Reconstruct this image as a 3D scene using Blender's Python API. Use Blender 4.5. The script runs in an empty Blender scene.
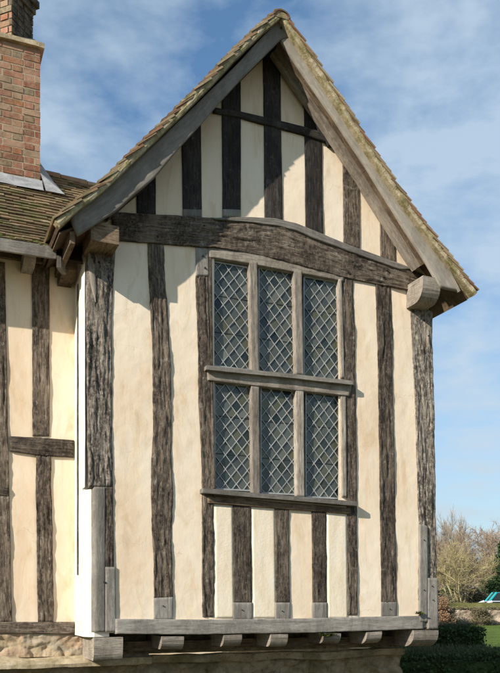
import bpy, math, random
from mathutils import Vector, noise
R = math.radians
random.seed(7)
rnd = random.random
def uni(a, b): return a + (b - a) * random.random()
S = bpy.context.scene
COL = S.collection

# ------------------------------------------------------------ camera
EYE = Vector((0, -8, 1.65)); YAW = R(22.9); FPX = 800.0
cd = bpy.data.cameras.new('camera'); cam = bpy.data.objects.new('camera', cd); COL.objects.link(cam)
cam.location = EYE; cam.rotation_euler = (R(90), 0, -YAW)
cd.sensor_width = 36; cd.sensor_fit = 'AUTO'; cd.lens = 36 * FPX / 673.0
cd.shift_y = (596 - 336.5) / 673.0; cd.clip_end = 3000; cd.clip_start = .1
S.camera = cam
# ------------------------------------------------------------ light
SUN = Vector((-2.3, -1.0, 1.22)).normalized()      # towards the sun
EL = math.asin(SUN.z); AZ = math.atan2(SUN.x, SUN.y)
W = bpy.data.worlds.new('World'); S.world = W; W.use_nodes = True
nt = W.node_tree; nt.nodes.clear(); N = nt.nodes.new; LK = nt.links.new
out = N('ShaderNodeOutputWorld'); bg = N('ShaderNodeBackground'); bg.inputs[1].default_value = .105
sky = N('ShaderNodeTexSky'); sky.sky_type = 'NISHITA'; sky.sun_disc = False
sky.sun_elevation = EL; sky.sun_rotation = AZ; sky.air_density = 1.0; sky.dust_density = .6; sky.ozone_density = 3.0
tc = N('ShaderNodeTexCoord'); sp = N('ShaderNodeSeparateXYZ'); LK(tc.outputs['Generated'], sp.inputs[0])
ad = N('ShaderNodeMath'); ad.operation = 'ADD'; ad.inputs[1].default_value = .16; LK(sp.outputs[2], ad.inputs[0])
mx = N('ShaderNodeMath'); mx.operation = 'MAXIMUM'; mx.inputs[1].default_value = .05; LK(ad.outputs[0], mx.inputs[0])
dv = N('ShaderNodeVectorMath'); dv.operation = 'DIVIDE'; cb = N('ShaderNodeCombineXYZ')
LK(tc.outputs['Generated'], dv.inputs[0])
for i in range(3): LK(mx.outputs[0], cb.inputs[i])
LK(cb.outputs[0], dv.inputs[1])
mp = N('ShaderNodeMapping'); mp.inputs['Location'].default_value = (3.3, 1.7, 0); mp.inputs['Rotation'].default_value = (0, 0, R(35))
mp.inputs['Scale'].default_value = (1.7, 1.8, 1); LK(dv.outputs[0], mp.inputs[0])
n1 = N('ShaderNodeTexNoise'); n1.inputs['Scale'].default_value = 2.3; n1.inputs['Detail'].default_value = 9; n1.inputs['Roughness'].default_value = .55; n1.inputs['Distortion'].default_value = .12
LK(mp.outputs[0], n1.inputs['Vector'])
rp = N('ShaderNodeValToRGB'); rp.color_ramp.elements[0].position = .40; rp.color_ramp.elements[1].position = .63
rp.color_ramp.elements[0].color = (.0, .0, .0, 1); rp.color_ramp.elements[1].color = (.66, .66, .66, 1); LK(n1.outputs[0], rp.inputs[0])
# thin haze towards the horizon
hz = N('ShaderNodeMapRange'); hz.inputs[1].default_value = .0; hz.inputs[2].default_value = .5; hz.inputs[3].default_value = .8; hz.inputs[4].default_value = 0; LK(sp.outputs[2], hz.inputs[0])
sa = N('ShaderNodeMath'); sa.operation = 'ADD'; sa.use_clamp = True; LK(rp.outputs[0], sa.inputs[0]); sa.inputs[1].default_value = .05
mxc = N('ShaderNodeMixRGB'); mxc.inputs[2].default_value = (4.2, 5.1, 5.9, 1)
LK(sa.outputs[0], mxc.inputs[0]); tnt = N('ShaderNodeMixRGB'); tnt.blend_type = 'MULTIPLY'; tnt.inputs[0].default_value = 1; tnt.inputs[2].default_value = (.78, 1.05, 1.13, 1); LK(sky.outputs[0], tnt.inputs[1]); LK(tnt.outputs[0], mxc.inputs[1])
mh = N('ShaderNodeMixRGB'); mh.inputs[2].default_value = (4.0, 4.6, 5.1, 1); LK(hz.outputs[0], mh.inputs[0]); LK(mxc.outputs[0], mh.inputs[1]); LK(mh.outputs[0], bg.inputs[0]); LK(bg.outputs[0], out.inputs[0])
sl = bpy.data.lights.new('sun', 'SUN'); sl.energy = 4.8; sl.angle = R(.5); sl.color = (1, .93, .84)
so = bpy.data.objects.new('sun', sl); COL.objects.link(so)
so.rotation_euler = (-SUN).to_track_quat('-Z', 'Y').to_euler(); so.location = (-10, -10, 20)
S.view_settings.view_transform = 'Standard'; S.view_settings.look = 'None'; S.view_settings.exposure = 0.47; S.view_settings.gamma = 1
S.render.resolution_x = 761; S.render.resolution_y = 1024

# ------------------------------------------------------------ coordinates
FW = Vector((math.sin(YAW), math.cos(YAW), 0)); RT = Vector((math.cos(YAW), -math.sin(YAW), 0)); UP = Vector((0, 0, 1))
def at(px, py, Y=0.0):
    """point of the plane y=Y seen at that spot of the photo"""
    d = FW + RT * ((px - 250) / FPX) + UP * ((596 - py) / FPX)
    return EYE + d * ((Y - EYE.y) / d.y)
def far(px, depth, z=0.0):
    p = EYE + (FW + RT * ((px - 250) / FPX)) * depth
    return Vector((p.x, p.y, z))

# ------------------------------------------------------------ materials
def mat(name, build, rough=.85, spec=.25):
    m = bpy.data.materials.new(name); m.use_nodes = True; t = m.node_tree; b = t.nodes['Principled BSDF']
    b.inputs['Roughness'].default_value = rough; b.inputs['Specular IOR Level'].default_value = spec
    build(t, b); return m
def nnoise(t, vec, scale, detail=6, rough=.6, mapscale=None, dist=0, loc=None):
    if mapscale or loc:
        m = t.nodes.new('ShaderNodeMapping')
        if mapscale: m.inputs['Scale'].default_value = mapscale
        if loc: m.inputs['Location'].default_value = loc
        t.links.new(vec, m.inputs[0]); vec = m.outputs[0]
    n = t.nodes.new('ShaderNodeTexNoise'); n.inputs['Scale'].default_value = scale; n.inputs['Detail'].default_value = detail
    n.inputs['Roughness'].default_value = rough; n.inputs['Distortion'].default_value = dist
    t.links.new(vec, n.inputs['Vector']); return n.outputs[0]
def ramp(t, fac, stops, interp='LINEAR'):
    r = t.nodes.new('ShaderNodeValToRGB'); r.color_ramp.interpolation = interp
    e = r.color_ramp.elements
    while len(e) < len(stops): e.new(.5)
    for i, (p, c) in enumerate(stops): e[i].position = p; e[i].color = (c[0], c[1], c[2], 1) if hasattr(c, '__len__') else (c, c, c, 1)
    t.links.new(fac, r.inputs[0]); return r.outputs[0]
def mixc(t, fac, a, b, mode='MIX'):
    m = t.nodes.new('ShaderNodeMixRGB'); m.blend_type = mode
    for s, v in ((0, fac), (1, a), (2, b)):
        if hasattr(v, 'links') or hasattr(v, 'is_linked'): t.links.new(v, m.inputs[s])
        elif s == 0: m.inputs[0].default_value = v
        else: m.inputs[s].default_value = (v[0], v[1], v[2], 1)
    return m.outputs[0]
def bump(t, b, h, strength=.5, dist=.01):
    n = t.nodes.new('ShaderNodeBump'); n.inputs['Strength'].default_value = strength; n.inputs['Distance'].default_value = dist
    t.links.new(h, n.inputs['Height']); t.links.new(n.outputs[0], b.inputs['Normal'])
def obj_co(t): return t.nodes.new('ShaderNodeTexCoord').outputs['Object']
def uv_co(t): return t.nodes.new('ShaderNodeTexCoord').outputs['UV']
def attr(t, n='rnd'):
    a = t.nodes.new('ShaderNodeAttribute'); a.attribute_name = n; return a.outputs['Fac']

def timber(dark, mid, light, grain=1.0, lich=.35, bumpd=.012, rough=.9, crack=1.0):
    def f(t, b):
        uv = uv_co(t); oc = obj_co(t)
        g = nnoise(t, uv, 9, 9, .66, (5.0 * grain, .6, 1), .5)
        g2 = nnoise(t, uv, 34, 5, .7, (4, .35, 1))
        fine = nnoise(t, oc, 55, 4, .75)
        c = ramp(t, g, [(.30, dark), (.48, mid), (.62, light)])
        c = mixc(t, .35, c, ramp(t, g2, [(.3, dark), (.7, light)]))
        big = nnoise(t, oc, 2.6, 6, .65, (1, 1, .55))
        c = mixc(t, ramp(t, big, [(.46, 0), (.56, .7)]), c, mixc(t, .25, dark, mid))
        c = mixc(t, ramp(t, nnoise(t, oc, 3.4, 6, .65, (1.3, 1, .5), 0, (7, 2, 5)), [(.54, 0), (.66, .45)]), c, light)
        cr = ramp(t, nnoise(t, uv, 11, 5, .6, (6, .35, 1), .6, (3, 1, 0)), [(.36, 1), (.42, 0)])
        mk = t.nodes.new('ShaderNodeMath'); mk.operation = 'MULTIPLY'; mk.inputs[1].default_value = crack; t.links.new(cr, mk.inputs[0]); c = mixc(t, mk.outputs[0], c, tuple(v * .35 for v in dark))
        mot = ramp(t, nnoise(t, oc, 20, 7, .8, (1.5, 1.5, .8)), [(.47, 0), (.62, 1)])
        m3 = t.nodes.new('ShaderNodeMath'); m3.operation = 'MULTIPLY'; m3.inputs[1].default_value = lich * 1.3; t.links.new(mot, m3.inputs[0])
        c = mixc(t, m3.outputs[0], c, light)
        sp = ramp(t, nnoise(t, oc, 14, 8, .75), [(.56, 0), (.66, 1)])
        m = t.nodes.new('ShaderNodeMath'); m.operation = 'MULTIPLY'; m.inputs[1].default_value = lich; t.links.new(sp, m.inputs[0])
        c = mixc(t, m.outputs[0], c, (.40, .37, .31))
        oi = t.nodes.new('ShaderNodeObjectInfo'); mr = t.nodes.new('ShaderNodeMapRange'); mr.inputs[3].default_value = .72; mr.inputs[4].default_value = 1.3; t.links.new(oi.outputs['Random'], mr.inputs[0])
        hs = t.nodes.new('ShaderNodeHueSaturation'); t.links.new(mr.outputs[0], hs.inputs['Value']); t.links.new(c, hs.inputs['Color']); c = hs.outputs[0]
        t.links.new(c, b.inputs['Base Color'])
        a = t.nodes.new('ShaderNodeMath'); a.operation = 'MULTIPLY_ADD'; a.inputs[1].default_value = .35; t.links.new(fine, a.inputs[0]); t.links.new(g, a.inputs[2])
        bump(t, b, a.outputs[0], .9, bumpd)
    return f
M = {}
M['oak'] = mat('weathered_oak', timber((.012, .008, .006), (.050, .034, .023), (.235, .185, .135), lich=.38, bumpd=.02))
M['oak_lichen'] = mat('lichened_oak', timber((.014, .010, .007), (.060, .043, .030), (.34, .29, .23), lich=.75, bumpd=.025))
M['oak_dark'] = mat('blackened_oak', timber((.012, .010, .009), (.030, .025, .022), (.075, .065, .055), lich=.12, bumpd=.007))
M['oak_grey'] = mat('grey_repair_oak', timber((.11, .098, .082), (.20, .18, .152), (.30, .275, .235), grain=.9, lich=.25, bumpd=.006, crack=.35))
M['oak_barge'] = mat('silvered_barge_oak', timber((.17, .148, .12), (.265, .233, .19), (.35, .315, .262), grain=.7, lich=.15, bumpd=.004, crack=.18))
M['oak_pale'] = mat('pale_window_oak', timber((.12, .092, .066), (.25, .21, .165), (.40, .355, .29), grain=1.2, lich=.25, bumpd=.005, crack=.5))
M['oak_brown'] = mat('brown_oak', timber((.045, .028, .016), (.13, .085, .05), (.26, .19, .12), lich=.2, bumpd=.006))
def f_plaster(t, b):
    oc = obj_co(t)
    a = nnoise(t, oc, 1.3, 7, .62, (1, 1, .45)); s = nnoise(t, oc, 5, 6, .65, (1, 1, .35), .6); g = nnoise(t, oc, 120, 3, .7)
    c = ramp(t, a, [(.28, (.68, .51, .34)), (.45, (.80, .64, .46)), (.58, (.83, .70, .53)), (.75, (.84, .75, .61))])
    c = mixc(t, ramp(t, s, [(.5, 0), (.72, .5)]), c, (.82, .74, .58))
    c = mixc(t, ramp(t, nnoise(t, oc, 3.1, 8, .7, (1.6, 1, .5), .8, (5, 3, 1)), [(.52, 0), (.70, .6)]), c, (.60, .40, .20))
    c = mixc(t, ramp(t, nnoise(t, oc, 34, 4, .8, None, 0, (2, 9, 4)), [(.70, 0), (.76, .6)]), c, (.30, .22, .14))
    c = mixc(t, ramp(t, nnoise(t, oc, 9, 5, .7, (1.6, 1, .12), 0, (1, 2, 3)), [(.56, 0), (.72, .32)]), c, (.52, .42, .29))
    vo = t.nodes.new('ShaderNodeTexVoronoi'); vo.feature = 'DISTANCE_TO_EDGE'; vo.inputs['Scale'].default_value = 2.6
    wv = t.nodes.new('ShaderNodeVectorMath'); wv.operation = 'ADD'; nv = t.nodes.new('ShaderNodeTexNoise'); nv.inputs['Scale'].default_value = 5; nv.inputs['Detail'].default_value = 6
    t.links.new(oc, nv.inputs['Vector']); sv = t.nodes.new('ShaderNodeVectorMath'); sv.operation = 'SCALE'; sv.inputs['Scale'].default_value = .3; t.links.new(nv.outputs['Color'], sv.inputs[0]); t.links.new(oc, wv.inputs[0]); t.links.new(sv.outputs[0], wv.inputs[1]); t.links.new(wv.outputs[0], vo.inputs['Vector'])
    ck = ramp(t, vo.outputs['Distance'], [(0, 1), (.008, 0)]); cm_ = ramp(t, nnoise(t, oc, 2.2, 4, .6, None, 0, (8, 8, 1)), [(.55, 0), (.65, .35)])
    mm_ = t.nodes.new('ShaderNodeMath'); mm_.operation = 'MULTIPLY'; t.links.new(ck, mm_.inputs[0]); t.links.new(cm_, mm_.inputs[1])
    c = mixc(t, mm_.outputs[0], c, (.22, .16, .10))
    t.links.new(c, b.inputs['Base Color'])
    h = t.nodes.new('ShaderNodeMath'); h.operation = 'MULTIPLY_ADD'; h.inputs[1].default_value = .25; t.links.new(g, h.inputs[0]); t.links.new(nnoise(t, oc, 14, 6, .6), h.inputs[2])
    bump(t, b, h.outputs[0], .45, .006)
M['plaster'] = mat('lime_plaster', f_plaster, .95, .1)
def f_white(t, b):
    oc = obj_co(t); c = ramp(t, nnoise(t, oc, 6, 6, .6), [(.3, (.66, .56, .42)), (.5, (.76, .69, .57)), (.7, (.80, .75, .65))])
    t.links.new(c, b.inputs['Base Color']); bump(t, b, nnoise(t, oc, 20, 6, .6), .4, .006)
def f_fresh(t, b):
    oc = obj_co(t); c = ramp(t, nnoise(t, oc, 4, 7, .65, (1.5, 1, .5)), [(.35, (.75, .62, .44)), (.5, (.79, .68, .51)), (.65, (.80, .72, .58))])
    c = mixc(t, ramp(t, nnoise(t, oc, 8, 6, .7, (1.4, 1, .3), .3, (2, 2, 2)), [(.55, 0), (.72, .5)]), c, (.62, .46, .27))
    t.links.new(c, b.inputs['Base Color']); bump(t, b, nnoise(t, oc, 30, 6, .65), .5, .006)
M['fresh'] = mat('fresh_plaster', f_fresh, .95, .1)
M['limewash'] = mat('white_limewash', f_white, .95, .1)
def tile_mat(cols, moss, mossc=(.10, .105, .03)):
    def f(t, b):
        oc = obj_co(t); c = ramp(t, attr(t), cols)
        c = mixc(t, ramp(t, nnoise(t, oc, 45, 6, .7), [(.4, 0), (.75, .5)]), c, (.33, .25, .16))
        m = ramp(t, nnoise(t, oc, 7, 8, .75), [(moss, 0), (moss + .1, .9)])
        c = mixc(t, m, c, mossc)
        t.links.new(c, b.inputs['Base Color']); bump(t, b, nnoise(t, oc, 90, 6, .7), .6, .006)
    return f
M['tile'] = mat('clay_tile', tile_mat([(0, (.11, .06, .035)), (.3, (.27, .135, .075)), (.5, (.22, .16, .09)), (.7, (.38, .31, .19)), (.85, (.28, .16, .085)), (1, (.42, .36, .23))], .53, (.17, .15, .07)))
M['tile_moss'] = mat('mossy_clay_tile', tile_mat([(0, (.06, .035, .02)), (.4, (.13, .085, .045)), (.75, (.22, .15, .08)), (1, (.30, .23, .14))], .48, (.10, .10, .035)))
def f_mortar(t, b):
    oc = obj_co(t); c = ramp(t, nnoise(t, oc, 9, 8, .7), [(.33, (.15, .14, .055)), (.45, (.30, .25, .13)), (.57, (.46, .39, .26)), (.72, (.28, .15, .08))])
    t.links.new(c, b.inputs['Base Color']); bump(t, b, nnoise(t, oc, 50, 6, .7), .8, .01)
M['mortar'] = mat('verge_mortar', f_mortar, .95, .1)
def f_moss(t, b):
    oc = obj_co(t); c = ramp(t, nnoise(t, oc, 30, 6, .7), [(.35, (.05, .055, .012)), (.65, (.17, .18, .045))])
    t.links.new(c, b.inputs['Base Color']); bump(t, b, nnoise(t, oc, 90, 6, .7), .9, .01)
M['moss'] = mat('moss', f_moss, 1, .05)
def f_brick(t, b):
    oc = obj_co(t); c = ramp(t, attr(t), [(0, (.20, .075, .045)), (.25, (.30, .12, .07)), (.5, (.36, .17, .11)), (.68, (.34, .22, .14)), (.84, (.17, .14, .09)), (1, (.40, .13, .05))])
    c = mixc(t, ramp(t, nnoise(t, oc, 22, 7, .75), [(.42, 0), (.7, .75)]), c, (.40, .30, .20))
    c = mixc(t, ramp(t, nnoise(t, oc, 4, 8, .75, None, 0, (3, 3, 3)), [(.5, 0), (.68, .65)]), c, (.10, .075, .05))
    t.links.new(c, b.inputs['Base Color']); bump(t, b, nnoise(t, oc, 70, 6, .7), .7, .006)
M['brick'] = mat('old_red_brick', f_brick, .95, .1)
def f_shadeb(t, b):
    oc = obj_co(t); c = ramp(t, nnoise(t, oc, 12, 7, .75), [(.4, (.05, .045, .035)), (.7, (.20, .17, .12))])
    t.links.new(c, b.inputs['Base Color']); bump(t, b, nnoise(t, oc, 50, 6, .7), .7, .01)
M['shade_brick'] = mat('shaded_lichened_brick', f_shadeb, .95, .1)  # dark lichened brick with shade worked into its colour
M['bmortar'] = mat('brick_mortar', lambda t, b: t.links.new(ramp(t, nnoise(t, obj_co(t), 25, 6, .7), [(.3, (.26, .20, .13)), (.7, (.46, .38, .27))]), b.inputs['Base Color']), .95, .1)
def f_lead(t, b):
    oc = obj_co(t); c = ramp(t, nnoise(t, oc, 6, 6, .65, (1, 1, 3)), [(.3, (.20, .20, .20)), (.6, (.36, .36, .355)), (.8, (.52, .515, .50))])
    t.links.new(c, b.inputs['Base Color']); bump(t, b, nnoise(t, oc, 8, 5, .6), .5, .02)
M['lead'] = mat('lead_sheet', f_lead, .7, .3)
def f_stone(t, b):
    oc = obj_co(t); v = t.nodes.new('ShaderNodeTexVoronoi'); v.inputs['Scale'].default_value = 5.0; v.inputs['Randomness'].default_value = 1
    mm = t.nodes.new('ShaderNodeMapping'); mm.inputs['Scale'].default_value = (.9, .9, 1.6)
    w = t.nodes.new('ShaderNodeVectorMath'); w.operation = 'ADD'; nn = t.nodes.new('ShaderNodeTexNoise'); nn.inputs['Scale'].default_value = 6; nn.inputs['Detail'].default_value = 5
    sc = t.nodes.new('ShaderNodeVectorMath'); sc.operation = 'SCALE'; sc.inputs['Scale'].default_value = .18
    t.links.new(oc, nn.inputs['Vector']); t.links.new(nn.outputs['Color'], sc.inputs[0]); t.links.new(oc, w.inputs[0]); t.links.new(sc.outputs[0], w.inputs[1])
    t.links.new(w.outputs[0], mm.inputs[0]); t.links.new(mm.outputs[0], v.inputs['Vector'])
    sepc = t.nodes.new('ShaderNodeSeparateColor'); t.links.new(v.outputs['Color'], sepc.inputs[0])
    c = ramp(t, sepc.outputs[0], [(0, (.40, .29, .17)), (.4, (.50, .39, .25)), (.75, (.47, .31, .20)), (1, (.42, .36, .26))])
    c = mixc(t, ramp(t, nnoise(t, oc, 18, 8, .75), [(.4, 0), (.7, .7)]), c, (.52, .42, .29))
    c = mixc(t, ramp(t, nnoise(t, oc, 9, 8, .8, None, 0, (4, 4, 4)), [(.60, 0), (.70, .8)]), c, (.18, .13, .07))
    t.links.new(c, b.inputs['Base Color'])
    bump(t, b, nnoise(t, oc, 30, 8, .75), .9, .02)
M['stone'] = mat('ragstone', f_stone, .95, .1)
def f_darkstone(t, b):
    oc = obj_co(t); c = ramp(t, nnoise(t, oc, 6, 9, .75), [(.3, (.24, .18, .10)), (.5, (.42, .32, .19)), (.7, (.55, .44, .29))])
    c = mixc(t, ramp(t, nnoise(t, oc, 3, 8, .7, None, 0, (3, 1, 2)), [(.48, 0), (.62, .7)]), c, (.17, .15, .06))
    c = mixc(t, ramp(t, nnoise(t, oc, 16, 8, .8, None, 0, (1, 1, 2)), [(.55, 0), (.65, .8)]), c, (.09, .065, .035))
    t.links.new(c, b.inputs['Base Color']); bump(t, b, nnoise(t, oc, 22, 9, .8), 1, .03)
M['dark_stone'] = mat('dark_sandstone', f_darkstone, .95, .1)  # darker stone with olive mottling, used below the jetty
def f_ledge(t, b):
    oc = obj_co(t); c = ramp(t, nnoise(t, oc, 8, 8, .7), [(.35, (.26, .21, .12)), (.55, (.46, .37, .24)), (.7, (.56, .47, .33))])
    t.links.new(c, b.inputs['Base Color']); bump(t, b, nnoise(t, oc, 40, 7, .7), .7, .01)
M['ledge'] = mat('mossy_ledge_stone', f_ledge, .95, .1)
def f_gst(t, b):
    oc = obj_co(t); c = ramp(t, nnoise(t, oc, 2.2, 9, .75), [(.3, (.13, .10, .07)), (.48, (.30, .235, .17)), (.62, (.42, .34, .26)), (.75, (.34, .23, .17))])
    t.links.new(c, b.inputs['Base Color']); bump(t, b, nnoise(t, oc, 8, 8, .75), .9, .06)
M['garden_stone'] = mat('garden_wall_stone', f_gst, .95, .1)
def f_glass(t, b):
    oc = obj_co(t)
    c = ramp(t, attr(t), [(0, (.010, .018, .017)), (.15, (.04, .05, .045)), (.6, (.085, .093, .08)), (.8, (.075, .078, .04)), (1, (.13, .138, .12))])
    t.links.new(c, b.inputs['Base Color']); bump(t, b, nnoise(t, oc, 9, 3, .5), .25, .01)
M['glass'] = mat('old_leaded_glass', f_glass, .04, .5)
M['came'] = mat('lead_came', lambda t, b: t.links.new(ramp(t, nnoise(t, obj_co(t), 12, 5, .6), [(.3, (.22, .225, .22)), (.7, (.42, .42, .40))]), b.inputs['Base Color']), .6, .4)
M['iron'] = mat('dark_iron', lambda t, b: b.inputs['Base Color'].__setattr__('default_value', (.03, .03, .03, 1)), .6, .4)
M['room'] = mat('dark_interior', lambda t, b: b.inputs['Base Color'].__setattr__('default_value', (.02, .018, .015, 1)), 1, 0)
def f_grass(t, b):
    oc = obj_co(t); c = ramp(t, nnoise(t, oc, .9, 10, .75), [(.35, (.06, .105, .015)), (.65, (.19, .24, .05))])
    c = mixc(t, ramp(t, nnoise(t, oc, 9, 6, .8), [(.4, 0), (.7, .5)]), c, (.045, .085, .012))
    t.links.new(c, b.inputs['Base Color']); bump(t, b, nnoise(t, oc, 25, 6, .8), .8, .05)
M['grass'] = mat('lawn_grass', f_grass, .95, .1)
def f_field(t, b):
    oc = obj_co(t); c = ramp(t, nnoise(t, oc, .2, 9, .7), [(.3, (.07, .075, .03)), (.7, (.16, .14, .07))])
    t.links.new(c, b.inputs['Base Color']); bump(t, b, nnoise(t, oc, 6, 6, .8), .8, .1)
M['bank'] = mat('bank_turf', lambda t, b: t.links.new(ramp(t, nnoise(t, obj_co(t), 1.2, 9, .75), [(.35, (.045, .05, .015)), (.65, (.15, .14, .05))]), b.inputs['Base Color']), .95, .1)
M['field'] = mat('rough_ground', f_field, .95, .1)
def leafm(name, a, c_, z=0.5):
    def f(t, b):
        t.links.new(ramp(t, attr(t), [(0, a), (1, c_)]), b.inputs['Base Color'])
    return mat(name, f, .8, .2)
M['yew'] = leafm('yew_leaf', (.022, .042, .010), (.085, .125, .035))
M['yewtip'] = leafm('yew_tip', (.05, .06, .02), (.13, .13, .05))
M['ever'] = leafm('evergreen_leaf', (.015, .035, .012), (.05, .085, .03))
M['scrub'] = leafm('scrub_twig', (.07, .06, .035), (.20, .165, .085))
M['twig_y'] = leafm('yellow_willow_twig', (.18, .15, .075), (.38, .32, .16))
M['twig_g'] = leafm('grey_twig', (.17, .145, .11), (.33, .28, .22))
M['twig_b'] = leafm('brown_twig', (.16, .115, .08), (.33, .245, .17))
M['redbush'] = leafm('russet_twig', (.20, .11, .06), (.38, .24, .14))
def flat(name, c, rough=.4, spec=.5): return mat(name, lambda t, b: b.inputs['Base Color'].__setattr__('default_value', (*c, 1)), rough, spec)
M['teal'] = flat('teal_paint', (.02, .33, .36), .3); M['whitep'] = flat('white_paint', (.75, .76, .78), .3)
M['carglass'] = flat('car_glass', (.02, .025, .03), .1); M['rubber'] = flat('tyre_rubber', (.02, .02, .02), .8); M['rim'] = flat('wheel_rim', (.4, .4, .42), .3)
M['lamp'] = flat('lamp_glass', (.6, .6, .6), .15)

# ------------------------------------------------------------ mesh builder
class MB:
    def __init__(s): s.v = []; s.f = []; s.uv = []; s.r = []
    def vert(s, p): s.v.append((p[0], p[1], p[2])); return len(s.v) - 1
    def face(s, idx, uv=None, r=0.5): s.f.append(tuple(idx)); s.uv.append(uv or [(0, 0)] * len(idx)); s.r.append(r)
    def poly(s, pts, r=.5, uv=None): s.face([s.vert(p) for p in pts], uv, r)
    def box(s, o, a, b, c, r=.5):
        """corner o, edge vectors a b c"""
        o, a, b, c = Vector(o), Vector(a), Vector(b), Vector(c)
        p = [o, o + a, o + a + b, o + b, o + c, o + a + c, o + a + b + c, o + b + c]
        i = [s.vert(q) for q in p]
        for q in ((0, 3, 2, 1), (4, 5, 6, 7), (0, 1, 5, 4), (1, 2, 6, 5), (2, 3, 7, 6), (3, 0, 4, 7)): s.face([i[k] for k in q], None, r)
    def prism(s, prof, off, r=.5):
        """prof: list of points, off: extrusion vector"""
        off = Vector(off); n = len(prof); a = [s.vert(p) for p in prof]; b = [s.vert(Vector(p) + off) for p in prof]
        s.face(a[::-1], None, r); s.face(b, None, r)
        for i in range(n): s.face((a[i], a[(i + 1) % n], b[(i + 1) % n], b[i]), None, r)
    def tube(s, p0, p1, r0, r1, n=4, r=.5):
        p0, p1 = Vector(p0), Vector(p1); d = (p1 - p0)
        if d.length < 1e-6: return
        d.normalize(); x = d.orthogonal().normalized(); y = d.cross(x)
        a = [s.vert(p0 + (x * math.cos(k * 2 * math.pi / n) + y * math.sin(k * 2 * math.pi / n)) * r0) for k in range(n)]
        b = [s.vert(p1 + (x * math.cos(k * 2 * math.pi / n) + y * math.sin(k * 2 * math.pi / n)) * r1) for k in range(n)]
        for k in range(n): s.face((a[k], a[(k + 1) % n], b[(k + 1) % n], b[k]), None, r)
        s.face(a[::-1], None, r); s.face(b, None, r)
    def build(s, name, m, parent=None, smooth=False, fix=True, mat2=None):
        me = bpy.data.meshes.new(name); me.from_pydata(s.v, [], s.f)
        uvl = me.uv_layers.new(name='UVMap'); k = 0; flatuv = []
        for u in s.uv:
            for c in u: flatuv += [c[0], c[1]]
        uvl.data.foreach_set('uv', flatuv)
        a = me.attributes.new('rnd', 'FLOAT', 'FACE'); a.data.foreach_set('value', s.r)
        me.materials.append(m)
        if fix:
            import bmesh
            bm = bmesh.new(); bm.from_mesh(me); bmesh.ops.recalc_face_normals(bm, faces=bm.faces); bm.to_mesh(me); bm.free()
        if smooth:
            me.polygons.foreach_set('use_smooth', [True] * len(me.polygons))
        o = bpy.data.objects.new(name, me); COL.objects.link(o)
        if parent: 
            o.parent = parent; o.matrix_parent_inverse = PM(parent).inverted()
        return o
def PM(p):
    from mathutils import Matrix
    return Matrix.Translation(p.location) @ p.rotation_euler.to_matrix().to_4x4() if p.parent is None else Matrix.Identity(4)
def tag(o, label=None, cat=None, group=None, kind=None):
    if label: o['label'] = label
    if cat: o['category'] = cat
    if group: o['group'] = group
    if kind: o['kind'] = kind
    return o
def empty(name, loc, rz=0):
    o = bpy.data.objects.new(name, None); COL.objects.link(o); o.location = loc; o.rotation_euler = (0, 0, rz); o.empty_display_size = .2; return o

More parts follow.
